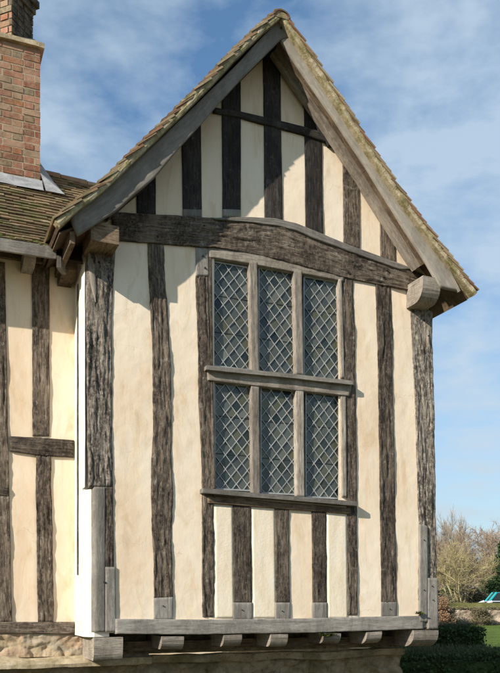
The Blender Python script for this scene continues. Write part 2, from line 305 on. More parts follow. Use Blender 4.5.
def resample(pts, n):
    L = [0]
    for i in range(1, len(pts)): L.append(L[-1] + (pts[i] - pts[i - 1]).length)
    out = []; j = 0
    for k in range(n + 1):
        d = L[-1] * k / n
        while j < len(pts) - 2 and L[j + 1] < d: j += 1
        u = (d - L[j]) / max(1e-9, L[j + 1] - L[j]); out.append(pts[j].lerp(pts[j + 1], min(1, u)))
    return out, L[-1]
def fbm(x, y, z, o=4):
    return noise.fractal(Vector((x, y, z)), 1.0, 2.0, o)     # about -1..1
STRIPN = [0]
def strip(A, B, Y=-.012, back=.06, rough=.006, wob=.006, seed=None, cell=.010, along=.025, roundc=.004, raw=False):
    """timber showing its front in the plane y=Y between the two edge lines A and B (photo spots); real relief, real thickness"""
    mb = MB(); STRIPN[0] += 1; sd = seed if seed is not None else STRIPN[0] * 7.31
    PA = [p if raw else at(p[0], p[1], Y) for p in A]; PB = [p if raw else at(p[0], p[1], Y) for p in B]
    L = max(resample(PA, 1)[1], resample(PB, 1)[1]); n = max(3, int(L / along)); PA, _ = resample(PA, n); PB, _ = resample(PB, n)
    wd = sum((a - b).length for a, b in zip(PA, PB)) / len(PA); m = max(4, int(wd / cell))
    rows = []
    for i in range(n + 1):
        t = L * i / n; a, b = PA[i], PB[i]; ax = (b - a).normalized()
        wa = wob * (.75 * fbm(t * 2.6, sd, 0, 5) + .35 * fbm(t * 17, sd, 2, 3)); wb = wob * (.75 * fbm(t * 2.6, sd, 9, 5) + .35 * fbm(t * 17, sd, 7, 3))
        if i in (0, n): wa = wb = 0
        a = a + ax * wa; b = b + ax * wb; row = []
        ce = min(1, min(i, n - i) / 1.0)
        pb = a.copy(); pb.y = Y + back; row.append((mb.vert(pb), -back, t))
        for j in range(m + 1):
            u = j / m; p = a.lerp(b, u); s = wd * u
            d = rough * (1.1 * fbm(s * 22 + sd, t * 2.2, sd, 5) + .5 * fbm(s * 60, t * 9, sd + 3, 3))
            if rough > .0045:
                gr = abs(noise.noise(Vector((s * 11 + sd, t * .9 + .25 * noise.noise(Vector((s * 3, t * 5, sd))), sd * 2)))); d += rough * 1.6 * max(0, 1 - gr * 9)
                d += rough * 1.2 * max(0, noise.noise(Vector((s * 14, t * 7, sd + 20))) - .25)
            e = min(u, 1 - u) * wd; d += roundc * max(0, 1 - e / .018) ** 2
            if ce == 0: d += roundc * .6
            p.y += min(d, .0095 if rough > .0045 else 1); row.append((mb.vert(p), s, t))
        pb = b.copy(); pb.y = Y + back; row.append((mb.vert(pb), wd + back, t)); rows.append(row)
    uo = sd * .37
    for i in range(n):
        for j in range(m + 2):
            q = (rows[i][j], rows[i][j + 1], rows[i + 1][j + 1], rows[i + 1][j])
            mb.face([v[0] for v in q], [(v[1] + uo, v[2] + uo * 2) for v in q], .5)
    mb.face([v[0] for v in rows[0]], [(v[1] + uo, v[2] + uo * 2) for v in rows[0]]); mb.face([v[0] for v in rows[n]], [(v[1] + uo, v[2] + uo * 2) for v in rows[n]])
    return mb
def beam(p0, p1, W_, H_, rough=.003, prof=None, step=.05, sd=None, wob=.004, taper=None, mb=None, sub=4):
    """beam from p0 to p1, section spanned by vectors W_ and H_ (p0/p1 are the section's corner); prof = section polygon in (w,h) 0..1"""
    p0, p1, W_, H_ = Vector(p0), Vector(p1), Vector(W_), Vector(H_); STRIPN[0] += 1; sd = sd or STRIPN[0] * 5.77
    mb = mb or MB(); d = p1 - p0; L = d.length; n = max(1, int(L / step)); dn = d.normalized()
    prof = prof or [(0, 0), (1, 0), (1, 1), (0, 1)]
    ring = []
    for k in range(len(prof)):
        a, b = prof[k], prof[(k + 1) % len(prof)]
        l = math.hypot((b[0] - a[0]) * W_.length, (b[1] - a[1]) * H_.length); ss = max(1, min(sub, int(l / .03)))
        for q in range(ss): ring.append((a[0] + (b[0] - a[0]) * q / ss, a[1] + (b[1] - a[1]) * q / ss))
    cw = sum(p[0] for p in prof) / len(prof); ch = sum(p[1] for p in prof) / len(prof)
    rows = []
    for i in range(n + 1):
        t = L * i / n; row = []; per = 0; prev = None
        for (w, h) in ring + [ring[0]]:
            p = p0 + d * (i / n) + W_ * w + H_ * h
            o = (W_ * (w - cw) + H_ * (h - ch)).normalized()
            if prev is not None: per += (p - prev).length
            prev = p.copy()
            p = p + o * (rough * fbm(w * 8 + sd, h * 8, t * 2, 4) - (rough if i in (0, n) else 0)) + (W_.normalized() * wob * fbm(t * 1.5, sd, 0, 3)) + H_.normalized() * wob * fbm(t * 1.5, sd, 5, 3)
            row.append((p, per))
        row = [(mb.vert(p), per) for p, per in row[:-1]] + [row[-1]]
        rows.append((row, t))
    K = len(ring); uo = sd * .41
    for i in range(n):
        for k in range(K):
            a, b = rows[i][0][k], rows[i][0][(k + 1) % K]; c, e = rows[i + 1][0][(k + 1) % K], rows[i + 1][0][k]
            pk = a[1]; pk1 = rows[i][0][k + 1][1]
            t0, t1 = rows[i][1], rows[i + 1][1]
            mb.face((a[0], b[0], c[0], e[0]), [(pk + uo, t0 + uo), (pk1 + uo, t0 + uo), (pk1 + uo, t1 + uo), (pk + uo, t1 + uo)])
    mb.face([rows[0][0][k][0] for k in range(K)], [(ring[k][0] * W_.length + uo, ring[k][1] * H_.length * .4 + uo) for k in range(K)])
    mb.face([rows[n][0][k][0] for k in range(K)], [(ring[k][0] * W_.length + uo, ring[k][1] * H_.length * .4 + uo) for k in range(K)])
    return mb

# ============================================================ THE HOUSE
XL, XR = at(86, 500).x, at(437, 500).x           # bay corners
ZB = at(250, 634).z                              # bottom of the sill beam
WY = .59                                         # main wall behind the bay front
BY = -.35                                        # bargeboard plane
house = empty('timber_framed_house', (3.7, .6, 0))
tag(house, 'black and cream timber framed house with jettied gable, leaded window and brick chimney', 'house')

# ---- bay front plaster, with the window opening left out
def gz(x):      # underside of the gable at x
    ap = at(281, 42).copy(); l = at(96, 212); r = at(432, 272)
    return (l.z + (ap.z - l.z) * (x - l.x) / (ap.x - l.x)) if x < ap.x else (r.z + (ap.z - r.z) * (r.x - x) / (r.x - ap.x))
wx0, wx1 = at(214, 400).x, at(341, 400).x; wz0, wz1 = at(275, 492).z, at(275, 272).z
HA, HB, SA, SB = at(210, 251), at(344, 274), at(210, 494), at(344, 505)
mb = MB(); cell = .035; nx = int((XR - XL - .12) / cell); grid = {}
for i in range(nx + 1):
    x = XL + .10 + (XR - XL - .22) * i / nx; zt = gz(x) + .05; nz = 150
    for j in range(nz + 1):
        z = ZB + .04 + (zt - ZB - .04) * j / nz
        grid[i, j] = mb.vert((x, .004 + .003 * fbm(x * 1.6, z * 1.3, 2, 4) + .0022 * fbm(x * 9, z * 9, 5, 4), z))
for i in range(nx):
    for j in range(nz):
        p = Vector(mb.v[grid[i, j]]) ; q = Vector(mb.v[grid[i + 1, j + 1]])
        uw = (p.x - HA.x) / (HB.x - HA.x)
        if p.x > wx0 and q.x < wx1 and p.z > SA.z + (SB.z - SA.z) * uw and q.z < HA.z + (HB.z - HA.z) * uw: continue
        mb.face((grid[i, j], grid[i + 1, j], grid[i + 1, j + 1], grid[i, j + 1]))
mb.build('plaster_infill', M['plaster'], house, smooth=True)
# plaster panels thickness behind + dark room behind the window
mb = MB(); mb.box((wx0 - .12, .16, wz0 - .1), (wx1 - wx0 + .24, 0, 0), (0, .5, 0), (0, 0, wz1 - wz0 + .3)); mb.build('window_room', M['room'], house)
# side walls of the bay and its body
mb = MB(); n = 30
for k in range(n):
    for j in range(8):
        z0, z1 = ZB + (5.0 - ZB) * k / n, ZB + (5.0 - ZB) * (k + 1) / n; ys_ = .148 if z1 < at(92, 489).z + .1 else .035; y0, y1 = ys_ + (.665 - ys_) * j / 8, ys_ + (.665 - ys_) * (j + 1) / 8
        w = lambda y, z: XL - .004 + .004 * fbm(y * 3, z * 2, 1, 4)
        mb.poly([(w(y0, z0), y0, z0), (w(y1, z0), y1, z0), (w(y1, z1), y1, z1), (w(y0, z1), y0, z1)])
mb.build('side_wall', M['limewash'], house)
mb = MB(); mb.prism([(XR - .14, .05, ZB), (XR - .14, 7, ZB), (XR - .14, 7, 5.15), (XR - .14, .05, 5.15)], (.04, 0, 0)); mb.build('side_wall', M['plaster'], house)
mb = MB(); mb.prism([(XL + .1, 7, -.0), (XR - .1, 7, 0), (XR - .1, 7, 5.1), (3.6, 7, 7.4), (XL + .1, 7, 5.1)], (0, .1, 0)); mb.build('rear_wall', M['plaster'], house)
# thin dark batten down the side wall (edge of the plaster against the post)
beam((XL - .006, .36, at(79, 575, .36).z), (XL - .006, .36, 4.9), (-.008, 0, 0), (0, .05, 0), wob=.002).build('side_batten', M['oak'], house)

# ---- studs of the bay's main storey : (edge A, edge B, material, foot)
def stud(A, B, m='oak', Y=-.012, name='stud', foot=None, **k):
    o = strip(A, B, Y, **k).build(name, M[m], house, smooth=True)
    if foot:
        f = strip(foot[0], foot[1], Y - .004, rough=.0022, wob=.002, **{q: w for q, w in k.items() if q in ('back',)}).build('repair_foot', M['oak_grey'], o, smooth=True)
    return o
stud([(148, 243), (149, 280), (152, 340), (153, 400), (153, 430), (151, 500), (154, 560), (154, 598)], [(164, 245), (166, 290), (170, 340), (171, 400), (173, 480), (172, 540), (173, 598)], rough=.009, wob=.012, foot=([(154, 598), (154, 620)], [(173, 597), (173, 620)]))
stud([(196, 276), (198, 340), (199, 400), (202, 470), (202, 540), (203, 617)], [(208.5, 276), (210, 340), (212, 400), (213, 470), (214, 540), (214, 617)], rough=.008, wob=.01, name='window_post')
stud([(196, 247), (196, 276)], [(209, 249), (209, 276)], 'oak_grey', -.016, 'repair_piece', rough=.002, wob=.001)
stud([(341, 275), (344, 400), (347, 480), (347.5, 560), (348, 615)], [(353, 277), (355, 330), (356, 400), (357, 480), (358, 560), (358, 615)], rough=.007, wob=.009, name='window_post')
stud([(376, 282), (378, 340), (379, 400), (380, 470), (381, 540), (382, 603)], [(391, 285), (393, 330), (393, 400), (395, 470), (396, 540), (397, 603)], rough=.009, wob=.011, foot=([(382, 602), (382, 617)], [(397, 602), (397, 617)]))
for a, b, c, d in ((233, 251, 234, 252), (275, 289, 276, 290), (312, 326, 313, 327)):
    stud([(a, 505), (c, 603)], [(b, 507), (d, 603)], 'oak', foot=([(c - .5, 602.5), (c - .5, 620)], [(d + .5, 602.5), (d + .5, 620)]), rough=.004, wob=.006)
for a, b, mm_ in ((215, 233, 'fresh'), (252.5, 275, 'fresh'), (327.5, 347, 'fresh')):
    strip([(a - 1, 505), (a, 618)], [(b, 507), (b + 1.5, 618)], -.003, back=.01, rough=.002, wob=.0, cell=.03, roundc=0).build('fresh_panel', M[mm_], house, smooth=True)
# ---- corner posts
def post_r():
    A = [(410, 296), (412, 330), (414, 370), (416, 410), (417, 440), (418, 480), (419, 520), (419, 560), (419, 628)]
    B = [(432.5, 312), (433, 350), (434.5, 400), (435, 440), (436, 480), (436.5, 520), (437, 560), (437.5, 628)]
    o = strip(A, B, -.014, back=.2, rough=.012, wob=.014).build('corner_post', M['oak_lichen'], house, smooth=True)
    strip([(420, 524), (420, 622)], [(428, 526), (428, 622)], -.034, rough=.002, wob=.002).build('repair_piece', M['oak_grey'], o, smooth=True)
    strip([(428.3, 578), (428.3, 629)], [(438, 578), (438.5, 629)], -.036, back=.2, rough=.002, wob=.002).build('repair_piece', M['oak_grey'], o, smooth=True)
post_r()
# left post: rounded on its outer arris, the bright side of it faces the sun
def post_l():
    A = [(88.5, 248), (86.5, 300), (87, 340), (88, 400), (88, 440), (89, 487)]
    B = [(116, 240), (112.5, 300), (112, 340), (112.5, 400), (112.5, 440), (113, 487)]
    o = strip(A, B, -.014, back=.07, rough=.012, wob=.012, roundc=.025).build('corner_post', M['oak_lichen'], house, smooth=True)
    # lower repair length, round fronted
    mb = MB(); z0, z1 = at(95, 632).z, at(95, 487).z; xa, xb = at(92.5, 560).x, at(104.5, 560).x; xc = at(115, 560).x
    xa, xb = at(90.8, 560).x, at(105.2, 560).x; prev = None; rr_ = .062
    for i in range(61):
        z = z0 + (z1 - z0) * i / 60; row = []; ps = [(xa, .16)] + [(xa + rr_ * (1 - math.cos(math.pi / 2 * k / 8)), .085 - .105 * math.sin(math.pi / 2 * k / 8)) for k in range(9)] + [(xa + rr_ + (xb - xa - rr_) * k / 5, -.02 + .008 * (k / 5) ** 2) for k in range(1, 6)] + [(xb, .06)]
        for k, (x, y) in enumerate(ps):
            w = .0035 * fbm(k * .9, z * 1.1, 3, 4); row.append((mb.vert((x + w, y + w * 1.2, z)), k * .02, z))
        if prev:
            for k in range(len(ps) - 1):
                qd = (prev[k], prev[k + 1], row[k + 1], row[k]); mb.face([v[0] for v in qd], [(v[1], v[2]) for v in qd])
        else: mb.face([v[0] for v in row])
        prev = row
    mb.face([v[0] for v in prev])
    mb.build('repair_length', M['oak_grey'], o, smooth=True)
    strip([(104.8, 487), (105.3, 566), (105.3, 632)], [(113, 487), (114, 560), (115.5, 632)], -.012, rough=.006, wob=.004).build('post_edge', M['oak'], o, smooth=True)
    strip([(105.5, 567), (105.5, 632)], [(115.5, 567), (116, 632)], -.02, rough=.002, wob=.002).build('repair_piece', M['oak_grey'], o, smooth=True)
    mb = MB(); mb.box((XL + .002, .14, ZB), (.25, 0, 0), (0, .12, 0), (0, 0, 3.9)); mb.build('post_core', M['limewash'], o); mb = MB(); zt_ = at(92, 489).z; mb.prism([(XL - .004, .15, ZB), (XL + .012, .085, ZB), (XL + .042, .035, ZB), (XL + .085, .012, ZB), (XL + .24, .03, ZB), (XL + .24, .138, ZB), (XL + .02, .138, ZB)], (0, 0, zt_ - ZB)); mb.build('worn_arris', M['limewash'], o)
    return o
post_l()
# pale sliver painting in the sunlit triangle at the left post's head
strip([(88.5, 252), (88, 262), (90, 282), (95.5, 302)], [(89, 252), (93, 262), (96, 284), (96, 302)], -.028, rough=.001, wob=0, back=.02).build('sunlit_sliver', M['oak_pale'], house)
# ---- sill beam
strip([(115.5, 619), (200, 619.5), (300, 618.5), (424, 615.5)], [(115.5, 634), (200, 634.5), (300, 633), (424, 629)], -.03, back=.2, rough=.0035, wob=.004).build('sill_beam', M['oak_grey'], house, smooth=True)
# ---- tie beam, arched
tb = strip([(112, 212), (170, 215), (228, 218), (262, 219), (280, 220.3), (296, 224.3), (312, 230.5), (350, 246), (400, 264), (424, 274)],
           [(114, 240), (160, 243), (200, 246.5), (215, 247), (265, 256), (310, 268), (345, 277), (414, 291)], -.03, back=.12, rough=.014, wob=.010, cell=.012).build('tie_beam', M['oak'], house, smooth=True)
strip([(214, 217.5), (250, 216.8), (276, 218.3), (296, 222.8), (312, 229.3), (350, 245), (416, 269)], [(214, 219), (250, 222), (276, 225.5), (296, 230.3), (312, 237.3), (350, 251.5), (400, 269)], -.046, back=.06, rough=.003, wob=.003).build('weather_capping', M['oak_grey'], tb, smooth=True)
# ---- gable studs, collar and inner rafter
for A, B in (([(137, 176), (137, 214)], [(156, 160), (156, 215)]), ([(182, 130), (183, 216)], [(201, 112), (202, 217)]), ([(222, 88), (223, 217)], [(241, 68), (241, 218)]),
             ([(263, 48), (264, 110), (265, 220)], [(280.5, 40), (281, 110), (283, 221)]), ([(304, 84), (305, 135), (306, 231)], [(321, 108), (322, 135), (323.5, 236)]),
             ([(343, 150), (344, 243)], [(359, 180), (360, 249)]), ([(380, 208), (381, 257)], [(395, 232), (396, 262)])):
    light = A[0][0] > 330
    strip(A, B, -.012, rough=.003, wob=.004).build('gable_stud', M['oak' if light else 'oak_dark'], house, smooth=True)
for a, b in ((223, 241), (183, 202)):
    strip([(a, 209), (a, 217)], [(b, 209.5), (b, 217.5)], -.018, rough=.002, wob=.001).build('repair_foot', M['oak_grey'], house, smooth=True)
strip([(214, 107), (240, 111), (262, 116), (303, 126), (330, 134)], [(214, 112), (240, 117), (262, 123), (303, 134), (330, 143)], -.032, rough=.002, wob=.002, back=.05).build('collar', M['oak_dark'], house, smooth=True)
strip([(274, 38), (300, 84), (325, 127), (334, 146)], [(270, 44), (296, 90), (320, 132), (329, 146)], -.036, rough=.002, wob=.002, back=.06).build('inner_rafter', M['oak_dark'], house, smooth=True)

# ---- window: two rows of three leaded lights
win = MB()
fx0 = .0
wino = strip([(208.5, 247.5), (250, 252), (300, 262), (345, 271)], [(209.5, 257), (250, 263.5), (300, 273), (344, 281)], -.02, back=.16, rough=.003, wob=.002, roundc=.002).build('window', M['oak_pale'], house, smooth=True)
wino['label'] = 'six light leaded window under the tie beam'
def wpart(A, B, Y, name, m='oak_pale', back=.16, **k): return strip(A, B, Y, back=back, rough=k.get('rough', .003), wob=k.get('wob', .003), roundc=k.get('roundc', .002)).build(name, M[m], wino, smooth=True)
wpart([(209.5, 257), (211, 366)], [(211.5, 257), (213, 366)], -.020, 'frame_jamb', 'oak')
wpart([(211, 378), (213, 489)], [(213, 378), (215.5, 489)], -.020, 'frame_jamb', 'oak')
wpart([(338.5, 279), (341, 378)], [(342, 279), (345, 378)], -.020, 'frame_jamb')
wpart([(341, 390), (342.5, 497)], [(346, 390), (347, 497)], -.020, 'frame_jamb')
for a, b in ((249.5, 257.5), (294, 302)):
    yt = 261 if a < 270 else 270
    wpart([(a, yt), (a + 2, 374)], [(b, yt + 1), (b + 2, 375)], -.026, 'mullion')
    wpart([(a + 2, 386), (a + 2.8, 496)], [(b + 2, 387), (b + 2.8, 497)], -.026, 'mullion')
# middle rail and its drip
wpart([(207, 368.5), (280, 377), (352, 384.5)], [(208, 380), (280, 388.5), (350, 396)], -.03, 'transom')
def pxbeam(a, b, Y0, Y1, h, name, m, parent=wino, **k):
    p0, p1 = at(a[0], a[1], Y0), at(b[0], b[1], Y0)
    return beam(p0, p1, (0, Y1 - Y0, 0), (0, 0, -h), **k).build(name, M[m], parent, smooth=False)
pxbeam((206.5, 365), (353, 380.5), -.085, .0, .045, 'drip_rail', 'oak_grey', rough=.003, step=.03)
pxbeam((203, 488), (357.5, 501.5), -.10, .10, .05, 'window_sill', 'oak_grey', rough=.003, step=.03)
wpart([(208, 495), (280, 502), (350, 508)], [(208, 503), (280, 508.5), (350, 514)], -.03, 'bottom_rail', 'oak_brown')
# quarries and lead
def lights(px0, px1, ya, yb):
    GY = .045
    A, B = at(px0, ya, GY), at(px1, ya + (px1 - px0) * .16, GY); C_, D_ = at(px0 + 2, yb, GY), at(px1 + 2, yb + (px1 - px0) * .1, GY)
    x0, x1 = min(A.x, C_.x) - .02, max(B.x, D_.x) + .02; z0, z1 = min(C_.z, D_.z) - .03, max(A.z, B.z) + .03
    dw, dh = .128, .153; gl = MB(); cm = MB(); sx = x0 + uni(0, .05); sz = z0 + uni(0, .06)
    ix0, ix1, iz0, iz1 = x0 + .028, x1 - .012, z0 + .03, z1 - .035
    def clip(poly):
        for ax, lim, sg in ((0, ix0, 1), (0, ix1, -1), (1, iz0, 1), (1, iz1, -1)):
            o = []
            for k in range(len(poly)):
                a, b = poly[k], poly[(k + 1) % len(poly)]; da, db = (a[ax] - lim) * sg, (b[ax] - lim) * sg
                if da >= 0: o.append(a)
                if (da >= 0) != (db >= 0): u = da / (da - db); o.append((a[0] + (b[0] - a[0]) * u, a[1] + (b[1] - a[1]) * u))
            poly = o
            if len(poly) < 3: return None
        return poly
    for i in range(-1, 2 * int((x1 - x0) / dw) + 4):
        for j in range(-1, 2 * int((z1 - z0) / dh) + 4):
            if (i + j) % 2: continue
            cx_, cz = sx + i * dw / 2, sz + j * dh / 2
            q = clip([(cx_ - dw / 2, cz), (cx_, cz - dh / 2), (cx_ + dw / 2, cz), (cx_, cz + dh / 2)])
            if not q: continue
            tx, tz = random.gauss(0, .035), random.gauss(0, .05); rr = random.random()
            gl.poly([(p[0], GY + (p[0] - cx_) * tx + (p[1] - cz) * tz, p[1]) for p in q], rr)
            for k in range(len(q)):
                a, b = Vector((q[k][0], GY - .004, q[k][1])), Vector((q[(k + 1) % len(q)][0], GY - .004, q[(k + 1) % len(q)][1]))
                if (b - a).length < .01: continue
                d = (b - a).normalized(); nrm = Vector((-d.z, 0, d.x)); w = .0036
                j_ = uni(-.003, .003)
                cm.prism([a - nrm * w + UP * j_, a + nrm * w + UP * j_, b + nrm * w, b - nrm * w], (0, -.006 - .001 * rnd(), 0))
    for (a, b, c, d) in ((ix0 - .01, ix0 + .006, iz0, iz1), (ix1 - .006, ix1 + .01, iz0, iz1), (ix0, ix1, iz0 - .01, iz0 + .006), (ix0, ix1, iz1 - .006, iz1 + .01)):
        cm.box((a, GY - .014, c), (b - a, 0, 0), (0, .012, 0), (0, 0, d - c))
    p = gl.build('leaded_pane', M['glass'], wino, fix=False)
    # rows of saddle bars behind the lead
    c = cm.build('lead_lattice', M['came'], wino)
    for k in (1, 2):
        b = MB(); z = z0 + (z1 - z0) * k / 3; b.box((ix0 - .02, GY - .006, z), (ix1 - ix0 + .04, 0, 0), (0, .004, 0), (0, 0, .008)); b.build('saddle_bar', M['iron'], wino)
    # dark casement rim behind
    r = MB()
    r.box((ix0 - .08, GY + .02, iz0 - .1), (ix1 - ix0 + .16, 0, 0), (0, .02, 0), (0, 0, iz1 - iz0 + .2)); r.build('rebate', M['room'], wino)
for a, b, y1, y2, y3, y4 in ((212, 250, 262, 366, 381, 487), (258, 295, 268, 373, 387, 491), (303, 340, 277, 379, 392, 495)):
    lights(a, b, y1, y2); lights(a + 2, b + 2, y3, y4)

# ---- wall plate ends carrying the barges
def plate_end(x0, x1, ztop, h, name='plate_end', m='oak_brown', curve=True, y1=.1, y0=BY + .02):
    pr = [(x0, y1, ztop), (x0, y0, ztop), (x0, y0, ztop - h * .35)]
    if curve:
        for k in range(1, 7): a = k / 6 * math.pi / 2; pr.append((x0, y0 + .16 * (1 - math.cos(a)), ztop - h * .35 - h * .65 * math.sin(a)))
    else: pr.append((x0, y0, ztop - h))
    pr.append((x0, y1, ztop - h)); mb = MB(); mb.prism(pr, (x1 - x0, 0, 0))
    for i, f in enumerate(mb.f): mb.uv[i] = [(mb.v[v][0] + mb.v[v][2] + i, mb.v[v][1]) for v in f] if max(mb.v[v][1] for v in f) - min(mb.v[v][1] for v in f) > .02 else [(mb.v[v][2] + i, mb.v[v][0]) for v in f]
    return mb.build(name, M[m], house)
pl_ = at(91, 226, -.30); pr_ = at(119, 226, -.30)
plate_end(pl_.x, pr_.x, pl_.z + .045, .18, m='oak_brown', curve=False, y0=-.30)
pl_ = at(423, 278, BY + .02); pr_ = at(440.5, 278, BY + .02)
plate_end(pl_.x, pr_.x, pl_.z + .03, .27, m='oak_pale')

# ---- bargeboards: boards of real thickness in the plane BY
def pathpts(l, Y): return [at(p[0], p[1], Y) for p in l]
lb_bot = [(290, 37), (281, 39), (240, 80), (220, 102), (200, 125), (180, 147), (155, 177), (136, 193), (117, 210), (78, 235)]
lb_top = [(284, 16), (275, 24), (258, 41), (240, 61), (220, 81), (185, 115), (150, 148), (118, 177), (95, 197), (70, 217)]
strip(lb_top, lb_bot, BY - .008, back=.045, rough=.0018, wob=.002, along=.04).build('bargeboard', M['oak_barge'], house, smooth=True)
rb_bot = [(281, 39), (306, 76), (337, 121), (368, 168), (403, 225), (427, 262), (441, 287)]
rb_top = [(287, 31), (310, 62), (345, 111), (380, 164), (420, 224), (445, 262), (460, 291)]
ro = strip(rb_bot, rb_top, BY, back=.045, rough=.0018, wob=.002, along=.04).build('bargeboard', M['oak_barge'], house, smooth=True)
# soffits between wall and barge, both slopes: boards following the rafters
def soff(pts, dz, name, m, y0, y1, th=.025):
    mb = MB()
    for i in range(len(pts) - 1):
        a, b = pts[i], pts[i + 1]; d = (b - a).normalized(); nn = Vector((-d.z, 0, d.x)); nn = nn if nn.z > 0 else -nn
        a_ = a + nn * dz; b_ = b + nn * dz
        mb.poly([(a_.x, y0, a_.z), (b_.x, y0, b_.z), (b_.x, y1, b_.z), (a_.x, y1, a_.z)], uv=[(0, i), (0, i + 1), (.3, i + 1), (.3, i)])
        a_ = a_ + nn * th; b_ = b_ + nn * th
        mb.poly([(a_.x, y0, a_.z), (b_.x, y0, b_.z), (b_.x, y1, b_.z), (a_.x, y1, a_.z)], uv=[(0, i), (0, i + 1), (.3, i + 1), (.3, i)])
    return mb.build(name, M[m], house)
RB = pathpts(rb_bot, BY); LB = pathpts(lb_bot, BY)
soff(RB[:-1], .035, 'soffit', 'oak_pale', BY + .045, .0)
soff(LB[:-1], .035, 'soffit', 'oak_brown', BY + .045, .0)
# inner moulding of the right barge
for off, y0, y1, m in ((.0, BY + .05, BY + .12, 'oak_brown'), (.0, -.12, -.05, 'oak_pale')):
    mb = MB()
    for i in range(len(RB) - 2):
        a, b = RB[i], RB[i + 1]; d = (b - a).normalized(); nn = Vector((-d.z, 0, d.x)); nn = nn if nn.z > 0 else -nn
        beam((a.x, y0, a.z), (b.x, y0, b.z), (0, y1 - y0, 0), nn * .034, mb=mb, rough=.002, step=.1)
    mb.build('soffit_moulding', M[m], house)
# light upper edge moulding on the right barge
mb = MB()
T = pathpts(rb_top, BY)
for i in range(len(T) - 1):
    d = (T[i + 1] - T[i]).normalized(); nn = Vector((-d.z, 0, d.x)); nn = nn if nn.z > 0 else -nn
    beam(T[i] - nn * .03 + Vector((0, -.014, 0)), T[i + 1] - nn * .03 + Vector((0, -.014, 0)), (0, .03, 0), nn * .03, mb=mb, rough=.002, step=.1, wob=0)
mb.build('barge_fillet', M['oak_pale'], ro)

# ---- tiled roofs
def profile_at(P, s):
    L = 0
    for i in range(len(P) - 1):
        l = (P[i + 1] - P[i]).length
        if s <= L + l or i == len(P) - 2:
            t = (P[i + 1] - P[i]).normalized(); return P[i] + t * (s - L), t
        L += l
def plen(P): return sum((P[i + 1] - P[i]).length for i in range(len(P) - 1))
def tiles(P, e, width, outn, gauge=.098, tw=.165, jit=.006, maxx=None, th=.019, sagf=None, cond=None):
    """courses of plain tiles: P = roof profile from eave up, e = direction along the eave, outn = sign helper"""
    mb = MB(); n = int(plen(P) / gauge); e = Vector(e)
    for i in range(n + 1):
        s = i * gauge; p, t = profile_at(P, s); nn = t.cross(e); nn = nn if nn.z > 0 else -nn
        w0 = 0 if i % 2 == 0 else -tw / 2; k = 0; x = w0
        while x < width:
            xa = max(0, x); xb = min(width, x + tw - .003)
            if xb - xa > .03:
                j1, j2, j3 = uni(-jit, jit), uni(-jit, jit), uni(0, jit)
                ln = min(.24, plen(P) - s + .02)
                q = p + e * xa + t * (j1) + nn * (.040 + j3)
                if sagf: q = q + UP * sagf(xa, s)
                tt = (t * ln - nn * (.040 + j2 * .4)) 
                if xa == 0 and x < 0: q = q
                yo = uni(-.014, .008) if xa == 0 else 0
                if cond is None or cond(q):
                    mb.box(q + e * yo, e * (xb - xa - yo), tt, nn * th, random.random())
            x += tw
    return mb
VY = BY - .085     # the verge stands a little outside the barge
EL_ = at(57.5, 222, VY); ER_ = at(477, 293, VY); AP = at(281.5, 12, VY)
Lprof = [EL_] + [at(a, b, VY) for a, b in ((75, 207), (97, 191), (108, 181), (149, 141), (179, 112), (210, 81), (235, 54), (262, 28))] + [AP]
Rprof = [ER_] + [at(a, b, VY) for a, b in ((457, 268), (437, 243), (400, 192), (373, 152), (346, 110), (324, 76))] + [AP]
DEP = 6.6
sg = lambda x, s: .0
roof = tiles(Lprof, (0, 1, 0), DEP, 1).build('roof', M['tile'], house)
roofr = tiles(Rprof, (0, 1, 0), DEP, 1).build('roof', M['tile'], house)
# deck under the tiles
def deck(P, y0, y1, th, name, m, parent, lift=0):
    mb = MB(); prevn = None
    pts = []
    for i, p in enumerate(P):
        t = ((P[min(i + 1, len(P) - 1)] - P[max(i - 1, 0)])).normalized(); nn = t.cross(Vector((0, 1, 0))); nn = nn if nn.z > 0 else -nn
        pts.append((p + nn * lift, p + nn * (lift - th)))
    a = [mb.vert((q.x, y0, q.z)) for q, _ in pts] + [mb.vert((q.x, y0, q.z)) for _, q in pts[::-1]]
    b = [mb.vert((q.x, y1, q.z)) for q, _ in pts] + [mb.vert((q.x, y1, q.z)) for _, q in pts[::-1]]
    n = len(a)
    for i in range(n): mb.face((a[i], a[(i + 1) % n], b[(i + 1) % n], b[i]))
    m_ = len(pts)
    for i in range(m_ - 1):
        mb.face((a[i], a[i + 1], a[n - 2 - i], a[n - 1 - i])); mb.face((b[i], b[i + 1], b[n - 2 - i], b[n - 1 - i]))
    return mb.build(name, m, parent)
deck(Lprof, VY + .06, VY + DEP, .03, 'roof_deck', M['oak_brown'], roof, -.004)
deck(Rprof, VY + .06, VY + DEP, .03, 'roof_deck', M['oak_brown'], roofr, -.004)
# mortar bed + undercloak along both verges
def verge(P, parent):
    n = 90; L = plen(P); mb = MB(); rows = []
    for i in range(n + 1):
        s = L * i / n; p, t = profile_at(P, s); nn = t.cross(Vector((0, 1, 0))); nn = nn if nn.z > 0 else -nn
        j = .008 * fbm(s * 12, P[0].x, 1, 4); k = .010 * fbm(s * 9, P[0].x, 6, 4)
        pr = [(.012 + j, -.035), (j + .004, -.012 + k), (.006 + j + k, .012), (.022 + k, .030)]
        rows.append([mb.vert((p + nn * h + Vector((0, y, 0)))) for y, h in pr] + [mb.vert(p + nn * .030 + Vector((0, .12, 0))), mb.vert(p - nn * .035 + Vector((0, .12, 0)))])
    for i in range(n):
        for k in range(6): mb.face((rows[i][k], rows[i][(k + 1) % 6], rows[i + 1][(k + 1) % 6], rows[i + 1][k]))
    mb.face(rows[0]); mb.face(rows[n])
    mb.build('verge_mortar', M['mortar'], parent)
